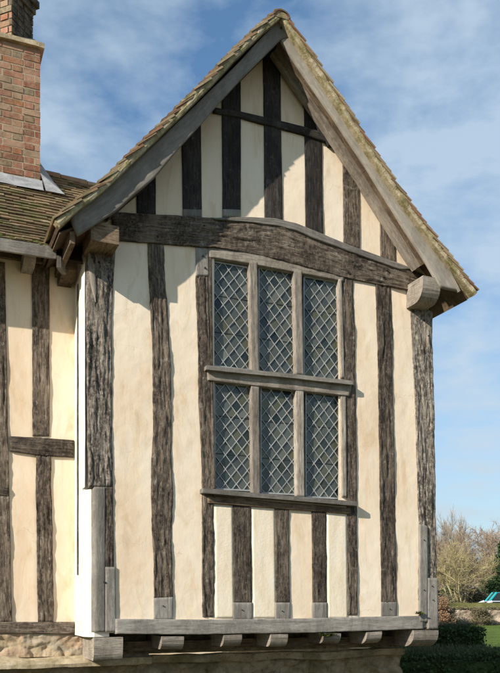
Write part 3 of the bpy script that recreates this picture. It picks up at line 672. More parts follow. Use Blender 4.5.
verge(Lprof, roof); verge(Rprof, roofr)
# ridge tiles: half rounds
mb = MB()
for k in range(22):
    y0 = VY - .01 + k * .30; c = Vector((AP.x + uni(-.006, .006), y0, AP.z - .055 + uni(-.005, .005))); n = 10; rr = random.random()
    prof = [(c.x + math.cos(a) * .10, y0, c.z + math.sin(a) * .085) for a in [R(10 + 160 * i / n) for i in range(n + 1)]] + [(c.x + math.cos(a) * .085, y0, c.z + math.sin(a) * .07) for a in [R(170 - 160 * i / n) for i in range(n + 1)]]
    mb.prism(prof, (0, .293, uni(-.004, .004)), rr)
# mortar plug closing the ridge end
mb.prism([(AP.x + math.cos(a) * .08, VY + .0, AP.z - .06 + math.sin(a) * .07) for a in [R(k * 20) for k in range(10)]], (0, .1, 0), .9)
mb.build('ridge_tiles', M['tile_moss'], roof)
# eave plates under the side eaves of the bay
beam((EL_.x + .14, BY + .05, EL_.z + .0), (EL_.x + .14, .62, EL_.z + .0), (.05, 0, 0), (0, 0, -.12)).build('eave_board', M['oak_brown'], house)
def side_soffit(x0, z0, x1, z1, name):
    mb = MB(); mb.prism([(x0, BY + .05, z0), (x1, BY + .05, z1), (x1, BY + .05, z1 + .02), (x0, BY + .05, z0 + .02)], (0, DEP - .2, 0)); return mb.build(name, M['oak_brown'], house)
side_soffit(ER_.x - .03, ER_.z - .04, XR - .05, ER_.z + .28, 'eave_soffit')
side_soffit(EL_.x + .04, EL_.z - .05, XL + .08, EL_.z + .16, 'eave_soffit')
# rafter feet showing under the left eave corner
for x0, x1, yy, zz in ((58, 69, .05, 222),):
    a, b = at(x0, zz, yy), at(x1, zz, yy)
    beam((a.x, yy, a.z), (b.x + .10, yy, b.z + .10), (0, .09, 0), (0, 0, -.17), rough=.003).build('rafter_foot', M['oak_pale' if yy < 0 else 'oak_brown'], house)

def peg(px, py, r_=.011, m='oak_dark', Y=-.03, par=None):
    p = at(px, py, Y); mb = MB(); mb.tube(p + Vector((0, .02, 0)), p + Vector((0, -.012, 0)), r_, r_ * .85, 7); mb.build('peg', M[m], par or house)
for px, py, Y in ((132, 222, -.03), (204, 226, -.03), (348, 272, -.03), (352, 262, -.03), (384, 277, -.03), (387, 270, -.03), (158, 236, -.03), (424, 320, -.014), (428, 336, -.014), (203, 256, -.016), (205, 268, -.016), (104, 582, -.02), (424, 540, -.034), (424, 590, -.034), (433, 600, -.036), (432, 586, -.036), (163, 606, -.016), (242, 610, -.016), (282, 611, -.016), (390, 609, -.016), (281, 28, BY - .012), (99, 262, -.014)):
    peg(px, py, .008 if px in (424, 433, 432, 163, 242, 282, 390) else .011, 'iron' if py > 500 else 'oak_dark', Y)
def tuft(px, py, Y, n, sz, sp):
    mb = MB(); c = at(px, py, Y)
    for _ in range(n):
        p = c + Vector((uni(-sp, sp), uni(-.03, .01), 0)); v = Vector((uni(-.6, .6), uni(-.8, .1), uni(.1, 1))).normalized() * sz * uni(.5, 1.2); q = v.orthogonal().normalized() * sz * .22
        mb.poly([p, p + v * .5 + q, p + v, p + v * .5 - q], rnd())
    tag(mb.build('moss_tuft', M['moss'], house, fix=False), kind='stuff')
tuft(326, 636, -.04, 120, .05, .09); tuft(418, 614, -.04, 60, .045, .04); tuft(404, 646, .45, 90, .07, .06)

# ============================================================ left wing
PZ, PYE = 5.10, .14; TP = .9; RY = 2.12; RZ = PZ + TP * (RY - PYE)
LX0 = -5.5
def gplaster(x0, x1, z0, z1, y, name, m, cell=.06, amp=.004, clipf=None):
    mb = MB(); nx, nz = int((x1 - x0) / cell), int((z1 - z0) / cell); g = {}
    for i in range(nx + 1):
        for j in range(nz + 1):
            x, z = x0 + (x1 - x0) * i / nx, z0 + (z1 - z0) * j / nz
            g[i, j] = mb.vert((x, y + amp * fbm(x * 1.6, z * 1.4, 7, 4), z))
    for i in range(nx):
        for j in range(nz): mb.face((g[i, j], g[i + 1, j], g[i + 1, j + 1], g[i, j + 1]))
    return mb.build(name, M[m], house, smooth=True)
gplaster(LX0, XL + .03, ZB + .12, 5.36, WY + .004, 'plaster_infill', 'plaster')
WF = WY - .014
def lstud(A, B, **k): return strip(A, B, WF, **k).build(k.pop('name', 'stud') if 'name' in k else 'stud', M['oak'], house, smooth=True)
lstud([(32, 262), (32.5, 436)], [(49.5, 262), (49.5, 436)], rough=.006)
lstud([(36, 455), (36.5, 530), (38, 622)], [(51, 455), (52.5, 530), (53.5, 622)], rough=.009, wob=.01)
lstud([(-8, 262), (-8, 430), (-7, 622)], [(5, 262), (8, 430), (12, 622)], rough=.008)
strip([(10, 436), (40, 437.5), (74, 440)], [(10, 451), (40, 455), (74, 457.5)], WF - .012, rough=.006, wob=.006).build('mid_rail', M['oak'], house, smooth=True)
strip([(-4, 486), (9, 488)], [(-4, 494), (9, 496)], WF - .012, rough=.006, wob=.004).build('mid_rail', M['oak'], house, smooth=True)
strip([(-60, 622), (0, 622), (77, 622)], [(-60, 633), (0, 633), (77, 634)], WF - .03, back=.2, rough=.004, wob=.004).build('sill_beam', M['oak'], house, smooth=True)
for k in range(7):     # further studs outside the frame to the left
    x = .35 - k * .55 if k else .3
    if k == 0: continue
    a = Vector((x, WF, ZB + .1)); b = Vector((x, WF, 5.1)); strip([a, b], [a + Vector((.17, 0, 0)), b + Vector((.17, 0, 0))], WF, raw=True, along=.1, cell=.04).build('stud', M['oak'], house, smooth=True)
# wall plate and joist brackets below the eave
beam((LX0, WY - .05, at(30, 261, WY - .05).z), (XL + .0, WY - .05, at(30, 261, WY - .05).z), (0, .12, 0), (0, 0, .24)).build('wall_plate', M['oak_brown'], house)
for px0, px1 in ((24, 36), (62, 76)):
    a, b = at(px0, 250, .30), at(px1, 250, .30); plate_end(a.x, b.x, 5.15 if px0 < 50 else 5.09, .14 if px0 < 50 else .16, 'eave_bracket', 'oak_pale' if px0 < 50 else 'oak_brown', True, y1=.6, y0=.28)
for k in range(4): plate_end(.1 - k * .7, .22 - k * .7, 5.15, .14, 'eave_bracket', 'oak_brown', True, y1=.6, y0=.28)
# eaves board (lead grey) under the moss
EX = at(56, 250, PYE - .02).x
beam((LX0, PYE - .035, PZ + .035), (EX, PYE - .035, PZ + .035), (0, .03, 0), (0, .01, -.115), rough=.004, wob=.006).build('gutter_board', M['oak_grey'], house)
beam((EX, PYE - .03, PZ - .045), (EX + .16, PYE + .34, PZ + .0), (.05, 0, 0), (0, .01, -.12), rough=.003).build('gutter_end', M['oak_grey'], house)
mb = MB(); mb.prism([(LX0, PYE, PZ - .05), (LX0, WY + .05, PZ + .37), (LX0, WY + .05, PZ + .40), (LX0, PYE, PZ - .02)], (EX - LX0 + .1, 0, 0)); mb.build('eave_soffit', M['oak_dark'], house)
MP = [Vector((LX0, PYE, PZ)), Vector((LX0, PYE + .5, PZ + .40)), Vector((LX0, RY, RZ))]
mw = XL + 1.0 - LX0
def insag(x, s): return -.05 * max(0, (x - 6.2)) * (s / 2.6)
def keep(q):          # the main roof stops where it dies into the bay's roof
    # height of the bay's left slope above that x
    if q.x < EL_.x + .02: return True
    zz = None
    for i in range(len(Lprof) - 1):
        if Lprof[i].x <= q.x <= Lprof[i + 1].x:
            u = (q.x - Lprof[i].x) / (Lprof[i + 1].x - Lprof[i].x); zz = Lprof[i].z + u * (Lprof[i + 1].z - Lprof[i].z)
    return zz is None or q.z > zz - .05
mroof = tiles(MP, (1, 0, 0), mw, 1, sagf=insag, cond=keep, jit=.009).build('roof', M['tile_moss'], house)
mb = MB(); mb.prism([(LX0, PYE + .02, PZ - .01), (LX0, RY, RZ - .01), (LX0, RY, RZ - .04), (LX0, PYE + .02, PZ - .04)], (mw - .6, 0, -.04)); mb.build('roof_deck', M['oak_brown'], mroof)
mb = MB(); mb.prism([(LX0, RY, RZ), (LX0, 2 * RY - PYE + 1, PZ - .9), (LX0, 2 * RY - PYE + 1, PZ - .94), (LX0, RY, RZ - .04)], (mw - .6, 0, -.04)); mb.build('rear_slope', M['tile_moss'], mroof)
mb = MB()
for k in range(18):
    x0 = XL + .75 - k * .33; dz = -.05 * max(0, x0 - LX0 - 6.2) ; rr = random.random(); n = 8
    mb.prism([(x0, RY + math.cos(a) * q, RZ - .03 + dz + math.sin(a) * q) for q, an in ((.11, range(n + 1)), (.09, range(n, -1, -1))) for a in [R(5 + 170 * i / n) for i in an]], (-.322, 0, .006), rr)
mb.build('ridge_tiles', M['tile'], mroof)
# moss cushions along the eave edge
mb = MB()
for k in range(170):
    x = uni(-1.5, EX + .03); r = uni(.012, .034); c = Vector((x, PYE + uni(-.02, .10), 0)); c.z = PZ + .045 + (c.y - PYE) * .8
    vs = []
    for i in range(5):
        for j in range(7):
            a, b = i / 4 * math.pi / 2, j / 7 * 2 * math.pi; q = r * (1 + .25 * fbm(i * 3 + k, j * 2, k, 2)); vs.append(mb.vert(c + Vector((math.cos(a) * math.cos(b) * q * 1.5, math.cos(a) * math.sin(b) * q, math.sin(a) * q * .7))))
    for i in range(4):
        for j in range(7): mb.face((vs[i * 7 + j], vs[i * 7 + (j + 1) % 7], vs[(i + 1) * 7 + (j + 1) % 7], vs[(i + 1) * 7 + j]))
tag(mb.build('moss', M['moss'], mroof, smooth=True), kind='stuff')

# ---- chimney
CY = 1.6; CX1 = at(40, 120, CY).x; CZ0 = 5.9; CZ1 = at(40, 47, CY).z; CX0 = CX1 - 1.5; CD = .95
def brick_face(mb, o, e, n_out, width, height, course=.080, bl=.225, bd=.105, mort=.015):
    """bricks standing on the line o + e*s, facing n_out"""
    e = Vector(e); n_out = Vector(n_out); k = 0; z = 0
    while z + course * .6 < height:
        pat = (bl, bd) if k % 1 == 0 else None
        s = -(0 if k % 2 == 0 else (bl + bd) / 2 - .03); q = 0
        while s < width:
            l = bl if q % 2 == 0 else bd
            a, b = max(0, s), min(width, s + l)
            if b - a > .03:
                j = uni(-.003, .005); bh = min(course - mort, height - z)
                mb.box(Vector(o) + e * (a + uni(0, .004)) + UP * (z + uni(-.003, .003)) + n_out * j, e * (b - a - .002), -n_out * .03, UP * bh, random.random())
            s += l + mort; q += 1
        z += course; k += 1
chim = MB(); brick_face(chim, (CX0, CY, CZ0), (1, 0, 0), (0, -1, 0), CX1 - CX0, CZ1 - CZ0)
brick_face(chim, (CX0, CY + CD, CZ0), (0, -1, 0), (-1, 0, 0), CD, CZ1 - CZ0); brick_face(chim, (CX1, CY, CZ0), (0, 1, 0), (1, 0, 0), CD, CZ1 - CZ0)
ch = chim.build('chimney', M['brick'], house); ch['label'] = 'red brick chimney with lead flashing, rising behind the left roof slope'
mb = MB(); mb.box((CX0 + .003, CY + .003, CZ0), (CX1 - CX0 - .006, 0, 0), (0, CD - .006, 0), (0, 0, CZ1 - CZ0)); mb.build('mortar_core', M['bmortar'], ch)
# moulded stone band and sloped weathering
mb = MB(); beam((CX0 - .05, CY - .05, CZ1 - .03), (CX1 + .045, CY - .05, CZ1 - .03), (0, CD + .1, 0), (0, 0, .055), mb=mb, rough=.008, step=.06, sub=10)
mb.build('chimney_band', M['ledge'], ch)
SC = .43; sa_ = R(45)
fc = at(11.5, 30, CY + .12); fcx = fc.x                     # front arris of the diagonal shaft
d1 = Vector((math.cos(sa_), math.sin(sa_), 0)); d2 = Vector((-math.cos(sa_), math.sin(sa_), 0))
o0 = Vector((fcx, CY + .12, CZ1 + .02)); SH = 2.2; SW = .40
mb = MB()
rx = fcx + SW * math.cos(sa_)
mb.prism([(CX0, CY - .02, CZ1 + .026), (CX1 + .02, CY - .02, CZ1 + .026), (CX1 + .02, CY + CD, CZ1 + .026), (CX0, CY + CD, CZ1 + .026)], (0, 0, .004))
b = [Vector((CX1 + .01, CY - .02, CZ1 + .028)), Vector((CX1 + .01, CY + CD, CZ1 + .028)), Vector((CX0, CY + CD, CZ1 + .028)), Vector((CX0, CY - .02, CZ1 + .028))]
tq = [o0 + d1 * SW * 1.0 + UP * .33, o0 + d1 * SW + d2 * SW + UP * .33, Vector((CX0 + .3, CY + .6, CZ1 + .2)), Vector((fcx, CY + .115, CZ1 + .12))]
for i in range(4): mb.poly([b[i], b[(i + 1) % 4], tq[(i + 1) % 4], tq[i]], rnd())
mb.build('weathering', M['bmortar'], ch)
for k in range(3):                                   # a row of diagonal shafts
    mb = MB(); mm = MB(); ms = MB()
    o = o0 - Vector((k * .62, 0, 0))
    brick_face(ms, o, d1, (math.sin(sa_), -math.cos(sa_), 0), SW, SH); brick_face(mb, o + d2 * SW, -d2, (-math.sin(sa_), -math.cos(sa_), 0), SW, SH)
    mm.box(o + (d1 + d2) * .008, d1 * (SW - .016), d2 * (SW - .016), UP * SH)
    # oversailing courses
    zt = at(33, 14, CY + .4).z
    for q, (a, h) in enumerate(((.025, .08), (.055, .08))):
        oo = Vector((o.x, o.y, zt + q * .085)) - (d1 + d2) * a
        mm.box(oo, d1 * (SW + 2 * a), d2 * (SW + 2 * a), UP * .08)
    mb.build('chimney_shaft', M['brick'], ch); ms.build('shaded_shaft_side', M['shade_brick'], ch); mm.build('shaft_core', M['shade_brick'], ch)  # sides turned from the sun have their shade put into the brick colour
# lead apron, back from the tiles
def roofz(y, x=0): return PZ + TP * (y - PYE)
mb = MB(); ax = CX1 + .02
n = 16
for i in range(n):
    xa, xb = CX0 - .2 + (ax - CX0 + .2) * i / n, CX0 - .2 + (ax - CX0 + .2) * (i + 1) / n
    w = lambda x: .012 * fbm(x * 5, 0, 3, 3)
    yl = CY - .17
    pr = lambda x: [(x, CY - .012, at(20, 178, CY).z + .0), (x, CY - .022 + w(x), roofz(CY) + .10), (x, yl + .05, roofz(yl) + .115), (x, yl + w(x), roofz(yl) + .068), ]
    A_, B_ = pr(xa), pr(xb)
    for k in range(3): mb.poly([A_[k], B_[k], B_[k + 1], A_[k + 1]])
# side gusset dressed down the roof
yl = CY - .17
A0, A1, A2, A3 = Vector((ax - .02, CY - .0, roofz(CY) + .20)), Vector((ax + .02, CY - .10, roofz(CY - .10) + .115)), Vector((ax + .02, yl, roofz(yl) + .072)), Vector((ax + .24, yl + .0, roofz(yl) + .072))
A4, A5 = Vector((ax + .16, CY + .1, roofz(CY + .1) + .078)), Vector((ax - .01, CY + .35, roofz(CY + .35) + .24))
mb.poly([A0, A1, A2]); mb.poly([A1, A2, A3]); mb.poly([A0, A1, A3, A4]); mb.poly([A0, A4, A5])
mb.build('lead_flashing', M['lead'], ch, smooth=False)

# ============================================================ below the jetty
JY = .55
def rubble(x0, x1, z0, z1, y, name, cell=.02, amp=.05, side=None, m='stone', jag=.22):
    mb = MB(); nx, nz = int((x1 - x0) / cell), int((z1 - z0) / cell); g = {}
    for i in range(nx + 1):
        for j in range(nz + 1):
            x, z = x0 + (x1 - x0) * i / nx, z0 + (z1 - z0) * j / nz
            q = Vector((x * 4.2 + .5 * noise.noise(Vector((x * 5, z * 5, 1))), z * 7.5 + .5 * noise.noise(Vector((x * 5, z * 5, 8))), 0))
            d, pts = noise.voronoi(q); e = min(1, (d[1] - d[0]) * 3.0)
            cellr = noise.cell(pts[0] * 3.7)
            g[i, j] = mb.vert((x, y - amp * (.55 * e ** .6 + .3 * e * cellr + jag * fbm(x * 9, z * 9, 2, 6)), z))
    for i in range(nx):
        for j in range(nz): mb.face((g[i, j], g[i + 1, j], g[i + 1, j + 1], g[i, j + 1]))
    if side:
        mb.poly([(x1, y, z0), (x1, y + side, z0), (x1, y + side, z1), (x1, y, z1)])
    return mb.build(name, M[m], house, smooth=True)
JXR = at(402, 650, JY).x; zl = at(40, 657, JY).z
zr = at(40, 634.5, WF - .03).z; JM = at(84, 650, JY).x
rubble(-1.5, JM, zl, zr + .06, JY + .04, 'stone_wall', .012, .045, None, 'stone', .45)
rubble(JM, JXR, zl, zr, JY + .04, 'stone_wall', .014, .05, 6, 'dark_stone', .5)
rubble(-1.5, JXR, -.2, zl - .10, JY + .04, 'stone_wall', .022, .09, 6, 'dark_stone', .5)
# string ledge
mb = beam((-1.5, JY - .13, at(40, 668, JY - .13).z), (at(150, 660, JY).x, JY - .13, at(40, 668, JY - .13).z), (0, .22, 0), (0, 0, .10), prof=[(0, 0), (1, 0), (1, 1), (.55, 1), (0, .75)], rough=.026, wob=.008, step=.018, sub=12)
mb.build('stone_ledge', M['ledge'], house)
mb = beam((at(150, 660, JY).x, JY - .07, at(40, 668, JY).z + .01), (JXR, JY - .07, at(40, 668, JY).z + .01), (0, .18, 0), (0, 0, .08), rough=.022, wob=.02, step=.02, sub=10)
mb.build('stone_ledge', M['dark_stone'], house)
# long plate the joists sit on
zt = ZB - .02
beam((at(112, 640, .34).x, .36, zt - .155), (JXR - .02, .36, zt - .155), (0, .14, 0), (0, 0, .10), rough=.006, wob=.006).build('jetty_plate', M['oak_brown'], house)
# floor boards' underside closes the jetty
mb = MB(); mb.box((XL + .05, .17, ZB + .01), (XR - XL - .1, 0, 0), (0, .5, 0), (0, 0, .03)); mb.build('jetty_floor', M['oak_brown'], house)
# joist ends
def joist(x0, x1, h=.145, y0=-.03, m='oak_pale', name='joist_end', top=ZB - .006, c=.12, slab=None):
    pr = [(x0, .55, top), (x0, y0, top), (x0, y0, top - h * .25)]
    for k in range(1, 8): a = k / 7 * math.pi / 2; pr.append((x0, y0 + c * (1 - math.cos(a)) + .006 * rnd(), top - h * .25 - h * .75 * math.sin(a)))
    pr.append((x0, .55, top - h)); mb = MB(); mb.prism(pr, (x1 - x0, 0, uni(-.008, .008)))
    for i, f in enumerate(mb.f): mb.uv[i] = [(mb.v[v][0] + mb.v[v][2] + i, mb.v[v][1]) for v in f] if max(mb.v[v][1] for v in f) - min(mb.v[v][1] for v in f) > .02 else [(mb.v[v][2] + i, mb.v[v][0]) for v in f]
    return mb.build(name, M[m], house)
for a, b in ((162, 184), (224, 242), (271, 288), (324, 341), (367, 382)):
    joist(at(a, 640, -.03).x, at(b, 640, -.03).x, h=uni(.12, .155), top=ZB - .006, c=uni(.09, .15))
joist(at(94, 640, -.03).x, at(123, 640, -.03).x, h=.235, c=.05, name='corner_joist')
joist(at(414, 640, -.05).x, at(438.5, 640, -.05).x, h=.20, y0=-.05, c=.2, name='corner_joist', top=at(430, 630, -.05).z)
for x in (2.55, 3.25, 3.85, 4.35, 4.95): pass

# ============================================================ SURROUNDINGS
def plane(name, x0, x1, y0, y1, z, m):
    mb = MB(); mb.poly([(x0, y0, z), (x1, y0, z), (x1, y1, z), (x0, y1, z)]); return tag(mb.build(name, m, fix=False), kind='structure')
plane('ground', -900, 900, -900, 900, 0, M['field'])
def quad(name, pts, z, m):
    mb = MB(); mb.poly([(p.x, p.y, z) for p in pts]); return tag(mb.build(name, m, fix=False), kind='structure')
quad('lawn', [far(380, 12), far(900, 12), far(900, 45.4), far(380, 45.4)], .006, M['grass'])
quad('car_park', [far(380, 52), far(900, 52), far(900, 72), far(380, 72)], .006, M['field'])

def leafcloud(mb, c, n, size, inside, rr=(0, 1), flatz=1.0):
    for _ in range(n):
        p = inside(); s = size * uni(.6, 1.4)
        a = Vector((uni(-1, 1), uni(-1, 1), uni(-1, 1))).normalized(); b = a.orthogonal().normalized() * s * .5
        q = a * s
        mb.poly([p - q * .5, p + b, p + q * .5, p - b], uni(*rr))
# clipped yew hedge beside the house
def hedge(name, a, b, w, h, label, n, leaf, jz=.08, grp=None):
    d = (b - a); L = d.length; d.normalize(); s = Vector((-d.y, d.x, 0)); o = empty(name, (a + b) / 2)
    core = MB(); g = .12; nL = max(2, int(L / .3)); rows = []
    prof = [(-w / 2 + g, 0), (-w / 2 + g, h - g), (w / 2 - g, h - g), (w / 2 - g, 0)]
    for i in range(nL + 1):
        t = g + (L - 2 * g) * i / nL; rows.append([core.vert(a + d * t + s * (x + .05 * fbm(t, z, 1)) + UP * (z + (.06 * fbm(t * 2, 3, 1) if z else 0))) for x, z in prof])
    for i in range(nL):
        for k in range(3): core.face((rows[i][k], rows[i][k + 1], rows[i + 1][k + 1], rows[i + 1][k]))
    core.face(rows[0]); core.face(rows[nL])
    core.build('hedge_core', M['yew'], o)
    mb = MB()
    def ins():
        while True:
            t, x, z = uni(0, L), uni(-w / 2, w / 2), uni(0.02, h)
            dm = min(t, L - t, x + w / 2, w / 2 - x, h - z)
            if dm < .16: 
                k = .05 * fbm(t * 1.5, x * 2, z * 2, 4)
                return a + d * t + s * (x + k) + UP * (z + k + (jz * max(0, fbm(t * 3, x * 3, 4, 3)) if h - z < .1 else 0))
    leafcloud(mb, a, n, leaf, ins, (0, .8)); mb.build('leaves', M['yew'], o)
    tip = MB()
    for _ in range(n // 8):
        t, x = uni(0, L), uni(-w / 2, w / 2); p = a + d * t + s * x + UP * (h + uni(-.03, .06)); v = Vector((uni(-.4, .4), uni(-.4, .4), 1)).normalized() * leaf * 1.6; r = v.orthogonal().normalized() * leaf * .25
        tip.poly([p, p + v * .5 + r, p + v, p + v * .5 - r], rnd())
    tip.build('new_shoots', M['yewtip'], o)
    return tag(o, label, 'hedge', grp)
HZ = lambda py, dep: 1.65 - (py - 596) / FPX * dep
hedge('clipped_hedge', far(385, 17.6), far(476, 17.6), 1.6, HZ(628, 17), 'taller dark clipped hedge right beside the house corner, in front of the lawn', 26000, .05)
hedge('clipped_hedge', far(370, 13.2), far(620, 13.2), 1.5, HZ(654, 12.6), 'low dark hedge in shadow along the bottom right of the lawn', 30000, .045)
# garden wall of rough stone beyond the lawn
gw = empty('garden_wall', far(470, 46)); tag(gw, 'long low rough stone garden wall at the far side of the lawn', 'wall')
mb = MB(); a, b = far(395, 46.5), far(760, 46.5); n = 500; nz = 14; hW = HZ(610, 46.5); g = {}
for i in range(n + 1):
    for j in range(nz + 1):
        p = a.lerp(b, i / n); z = (hW + .05 * fbm(i * .13, 0, 0, 3)) * j / nz; dis = .09 * fbm(p.x * 2.4, p.y * 2.4, z * 3.5, 5); g[i, j] = mb.vert(p - FW * dis + UP * z)
for i in range(n):
    for j in range(nz): mb.face((g[i, j], g[i + 1, j], g[i + 1, j + 1], g[i, j + 1]))
mb.build('wall_face', M['garden_stone'], gw)
mb = MB(); mb.box(a + FW * .1, b - a, FW * .45, UP * (hW - .05)); mb.build('wall_back', M['stone'], gw)
# thin dead grass topping on the wall
tp = MB()
def ins(): return a.lerp(b, rnd()) + FW * uni(0, .5) + UP * (hW + uni(-.05, .22) * rnd())
leafcloud(tp, a, 9000, .10, ins); tag(tp.build('wall_top_growth', M['scrub'], gw), kind='stuff')

# grassy bank rising behind the wall
bk = MB(); nb = 80
for i in range(nb):
    p, q = far(380 + i * 6, 47.6), far(386 + i * 6, 47.6); 
    za, zb = [hW + .40 + .10 * fbm(v * .35, 1, 0, 4) for v in (i, i + 1)]
    bk.poly([p, q, q + FW * 1.5 + UP * zb, p + FW * 1.5 + UP * za]); bk.poly([p + FW * 1.5 + UP * za, q + FW * 1.5 + UP * zb, q + FW * 6, p + FW * 6])
tag(bk.build('bank', M['bank']), kind='structure')
# ---- bare trees
def bare(name, base, H, spread, label, mtr, mtw, seed, stems=1, levels=5, kids=5, r0=.16, up=.35, first=.25, twr=.012, group=None, droop=0):
    rs = random.Random(seed); trunk = MB(); tw = MB()
    def grow(p, d, L, r, lv):
        seg = 4 if lv < 2 else 3; q = p; dd = d; pts = [p]
        for k in range(seg):
            dd = (dd + Vector((rs.uniform(-1, 1), rs.uniform(-1, 1), rs.uniform(-.6, 1) * 1)) * .16 + UP * (up * .12 if lv < 3 else -droop * .1)).normalized()
            q2 = q + dd * L / seg; ra, rb = r * (1 - .5 * k / seg), r * (1 - .5 * (k + 1) / seg)
            (trunk if lv <= 1 else tw).tube(q, q2, ra, rb, 6 if lv < 2 else 3, rs.random()); q = q2; pts.append(q)
        if lv >= levels: return
        n = kids + (2 if lv >= levels - 2 else 0)
        for k in range(n):
            f = first + (1 - first) * (k + rs.random() * .8) / n if lv == 0 else .2 + .8 * (k + rs.random() * .8) / n
            i = min(seg - 1, int(f * seg)); pp = pts[i].lerp(pts[i + 1], min(1, f * seg - i))
            az = rs.uniform(0, 2 * math.pi) ; side = d.orthogonal().normalized(); side = side * math.cos(az) + d.cross(side) * math.sin(az)
            nd = (d * rs.uniform(.5, 1.0) + side * rs.uniform(.5, 1.0) * spread + UP * up * .5).normalized()
            grow(pp, nd, L * rs.uniform(.42, .68), max(twr, r * .42), lv + 1)
    for s in range(stems):
        az = s * 2 * math.pi / stems + rs.random(); lean = (0 if stems == 1 else rs.uniform(.15, .7))
        d = Vector((math.cos(az) * lean, math.sin(az) * lean, 1)).normalized()
        grow(base + Vector((math.cos(az), math.sin(az), 0)) * (.15 if stems > 1 else 0), d, H * .52, r0 / (stems ** .35), 0)
    o = empty(name, base); trunk.build('trunk', mtr, o, fix=False); tw.build('crown', mtw, o, fix=False)
    return tag(o, label, 'tree', group)
def conifer(name, base, H, W_, label, n, m, leaf=.22, group=None, lobes=14, seed=1, cat='tree'):
    rs = random.Random(seed); o = empty(name, base); tr = MB(); tr.tube(base, base + UP * H * .8, .25, .06, 8); 
    lb = []
    for k in range(lobes):
        h = (k + .5) / lobes; w = W_ * .5 * (1 - h) ** .6 * rs.uniform(.75, 1.1); az = rs.uniform(0, 6.28)
        c = base + Vector((math.cos(az) * w * .45, math.sin(az) * w * .45, H * (.08 + .85 * h))); lb.append((c, max(.5, w * .75), H / lobes * 1.6))
        tr.tube(base + UP * H * (.05 + .7 * h), c, .06, .02, 4)
    mb = MB()
    for _ in range(n):
        c, w, h = rs.choice(lb); v = Vector((rs.gauss(0, 1), rs.gauss(0, 1), rs.gauss(0, 1))).normalized() * rs.random() ** .35
        p = c + Vector((v.x * w, v.y * w, v.z * h)); s = leaf * rs.uniform(.6, 1.4); a = Vector((rs.uniform(-1, 1), rs.uniform(-1, 1), rs.uniform(-1, 1))).normalized(); b = a.orthogonal().normalized() * s * .35
        mb.poly([p - a * s * .5, p + b, p + a * s * .5, p - b], rs.random())
    tr.build('trunk', M['twig_b'], o, fix=False); mb.build('crown', m, o, fix=False)
    return tag(o, label, cat, group)
bare('willow_tree', far(458, 70), 7.8, 1.15, 'yellow twigged willow with many stems spreading from its base, behind the garden wall', M['twig_y'], M['twig_y'], 31, stems=7, levels=4, kids=4, r0=.19, up=.28, twr=.012)
bare('bare_tree', far(446, 88), 11.2, .6, 'tall slim grey bare tree standing behind the yellow willow, close to the house', M['twig_g'], M['twig_g'], 5, levels=4, kids=7, r0=.14, up=.6, twr=.013)
bare('bare_tree', far(463, 96), 11.5, .8, 'grey bare tree right behind the middle of the yellow willow', M['twig_g'], M['twig_g'], 15, levels=4, kids=7, r0=.14, up=.6, twr=.013)
for px_, dp_, h_, sd_, lab_ in ((436, 84, 9.5, 51, 'grey bare tree peeping out beside the corner post, leftmost of the background trees'), (520, 95, 12.5, 52, 'bare tree just beyond the right edge of the view'), (560, 90, 11, 53, 'bare tree far beyond the right edge of the view')):
    bare('bare_tree', far(px_, dp_), h_, .9, lab_, M['twig_b'], M['twig_b'], sd_, levels=4, kids=7, r0=.16, up=.4, twr=.015)
bare('bare_tree', far(492, 92), 12.2, 1.1, 'broad brown bare tree at the right edge of the photo, above the evergreen', M['twig_b'], M['twig_b'], 8, levels=4, kids=6, r0=.2, up=.3, twr=.02)
bare('bare_tree', far(476, 82), 10.0, 1.1, 'brown bare tree between the yellow willow and the evergreen', M['twig_b'], M['twig_b'], 18, levels=4, kids=7, r0=.16, up=.3, twr=.016)
conifer('evergreen_tree', far(503, 76), 7.0, 5.6, 'dark green evergreen tree cut by the right edge of the photo', 16000, M['ever'], .2, seed=4)
# scrub under the trees
for i, (px, dp, h, w, m, lab, cat) in enumerate((
        (436, 66, 2.3, 6.0, 'scrub', 'dull brown scrubby bush left of the willow trunk, against the house corner', 'bush'),
        (452, 74, 2.6, 7.5, 'ever', 'dark green bush directly behind the willow stems', 'bush'),
        (472, 73, 2.3, 6.5, 'scrub', 'brown bush right of the willow trunk, left of the cars', 'bush'),
        (492, 80, 3.0, 8.0, 'ever', 'dark green bush behind the parked cars', 'bush'),
        (530, 78, 3.0, 8.0, 'scrub', 'wide brown bush beyond the cars', 'bush'))):
    conifer('shrub', far(px, dp), h, w, lab, 5000, M[m], .16, seed=20 + i, lobes=9, cat=cat)
# russet twiggy bush and stems growing over the wall
for i, (px, dp, h, w, lab) in enumerate(((441, 44.5, 1.55, 1.6, 'russet bush against the garden wall, touching the house corner in view'), (448, 45, .9, 1.9, 'small dull russet bush at the foot of the garden wall'), (481, 45.2, .95, 2.2, 'brown twiggy climber covering part of the garden wall'))):
    conifer('shrub', far(px, dp), h, w, lab, 9000, M['redbush' if i < 1 else 'scrub'], .06, seed=40 + i, lobes=8, cat='bush')
# far wood closing the horizon
fw_ = MB()
rs = random.Random(77)
for k in range(60000):
    px = rs.uniform(330, 1100); dp = rs.uniform(118, 140); hh = 6.0 + 2.2 * fbm(px * .02, 0, 0, 4)
    p = far(px, dp, rs.random() ** .8 * hh); s = rs.uniform(.3, .8); a = Vector((rs.uniform(-1, 1), rs.uniform(-1, 1), rs.uniform(-.2, 1))).normalized(); b = a.orthogonal().normalized() * s * .12
    fw_.poly([p - a * s, p + b, p + a * s, p - b], rs.random())
tag(fw_.build('distant_wood', M['twig_b'], fix=False), 'bare brown wood closing the view far behind the parked cars', 'wood', kind='stuff')

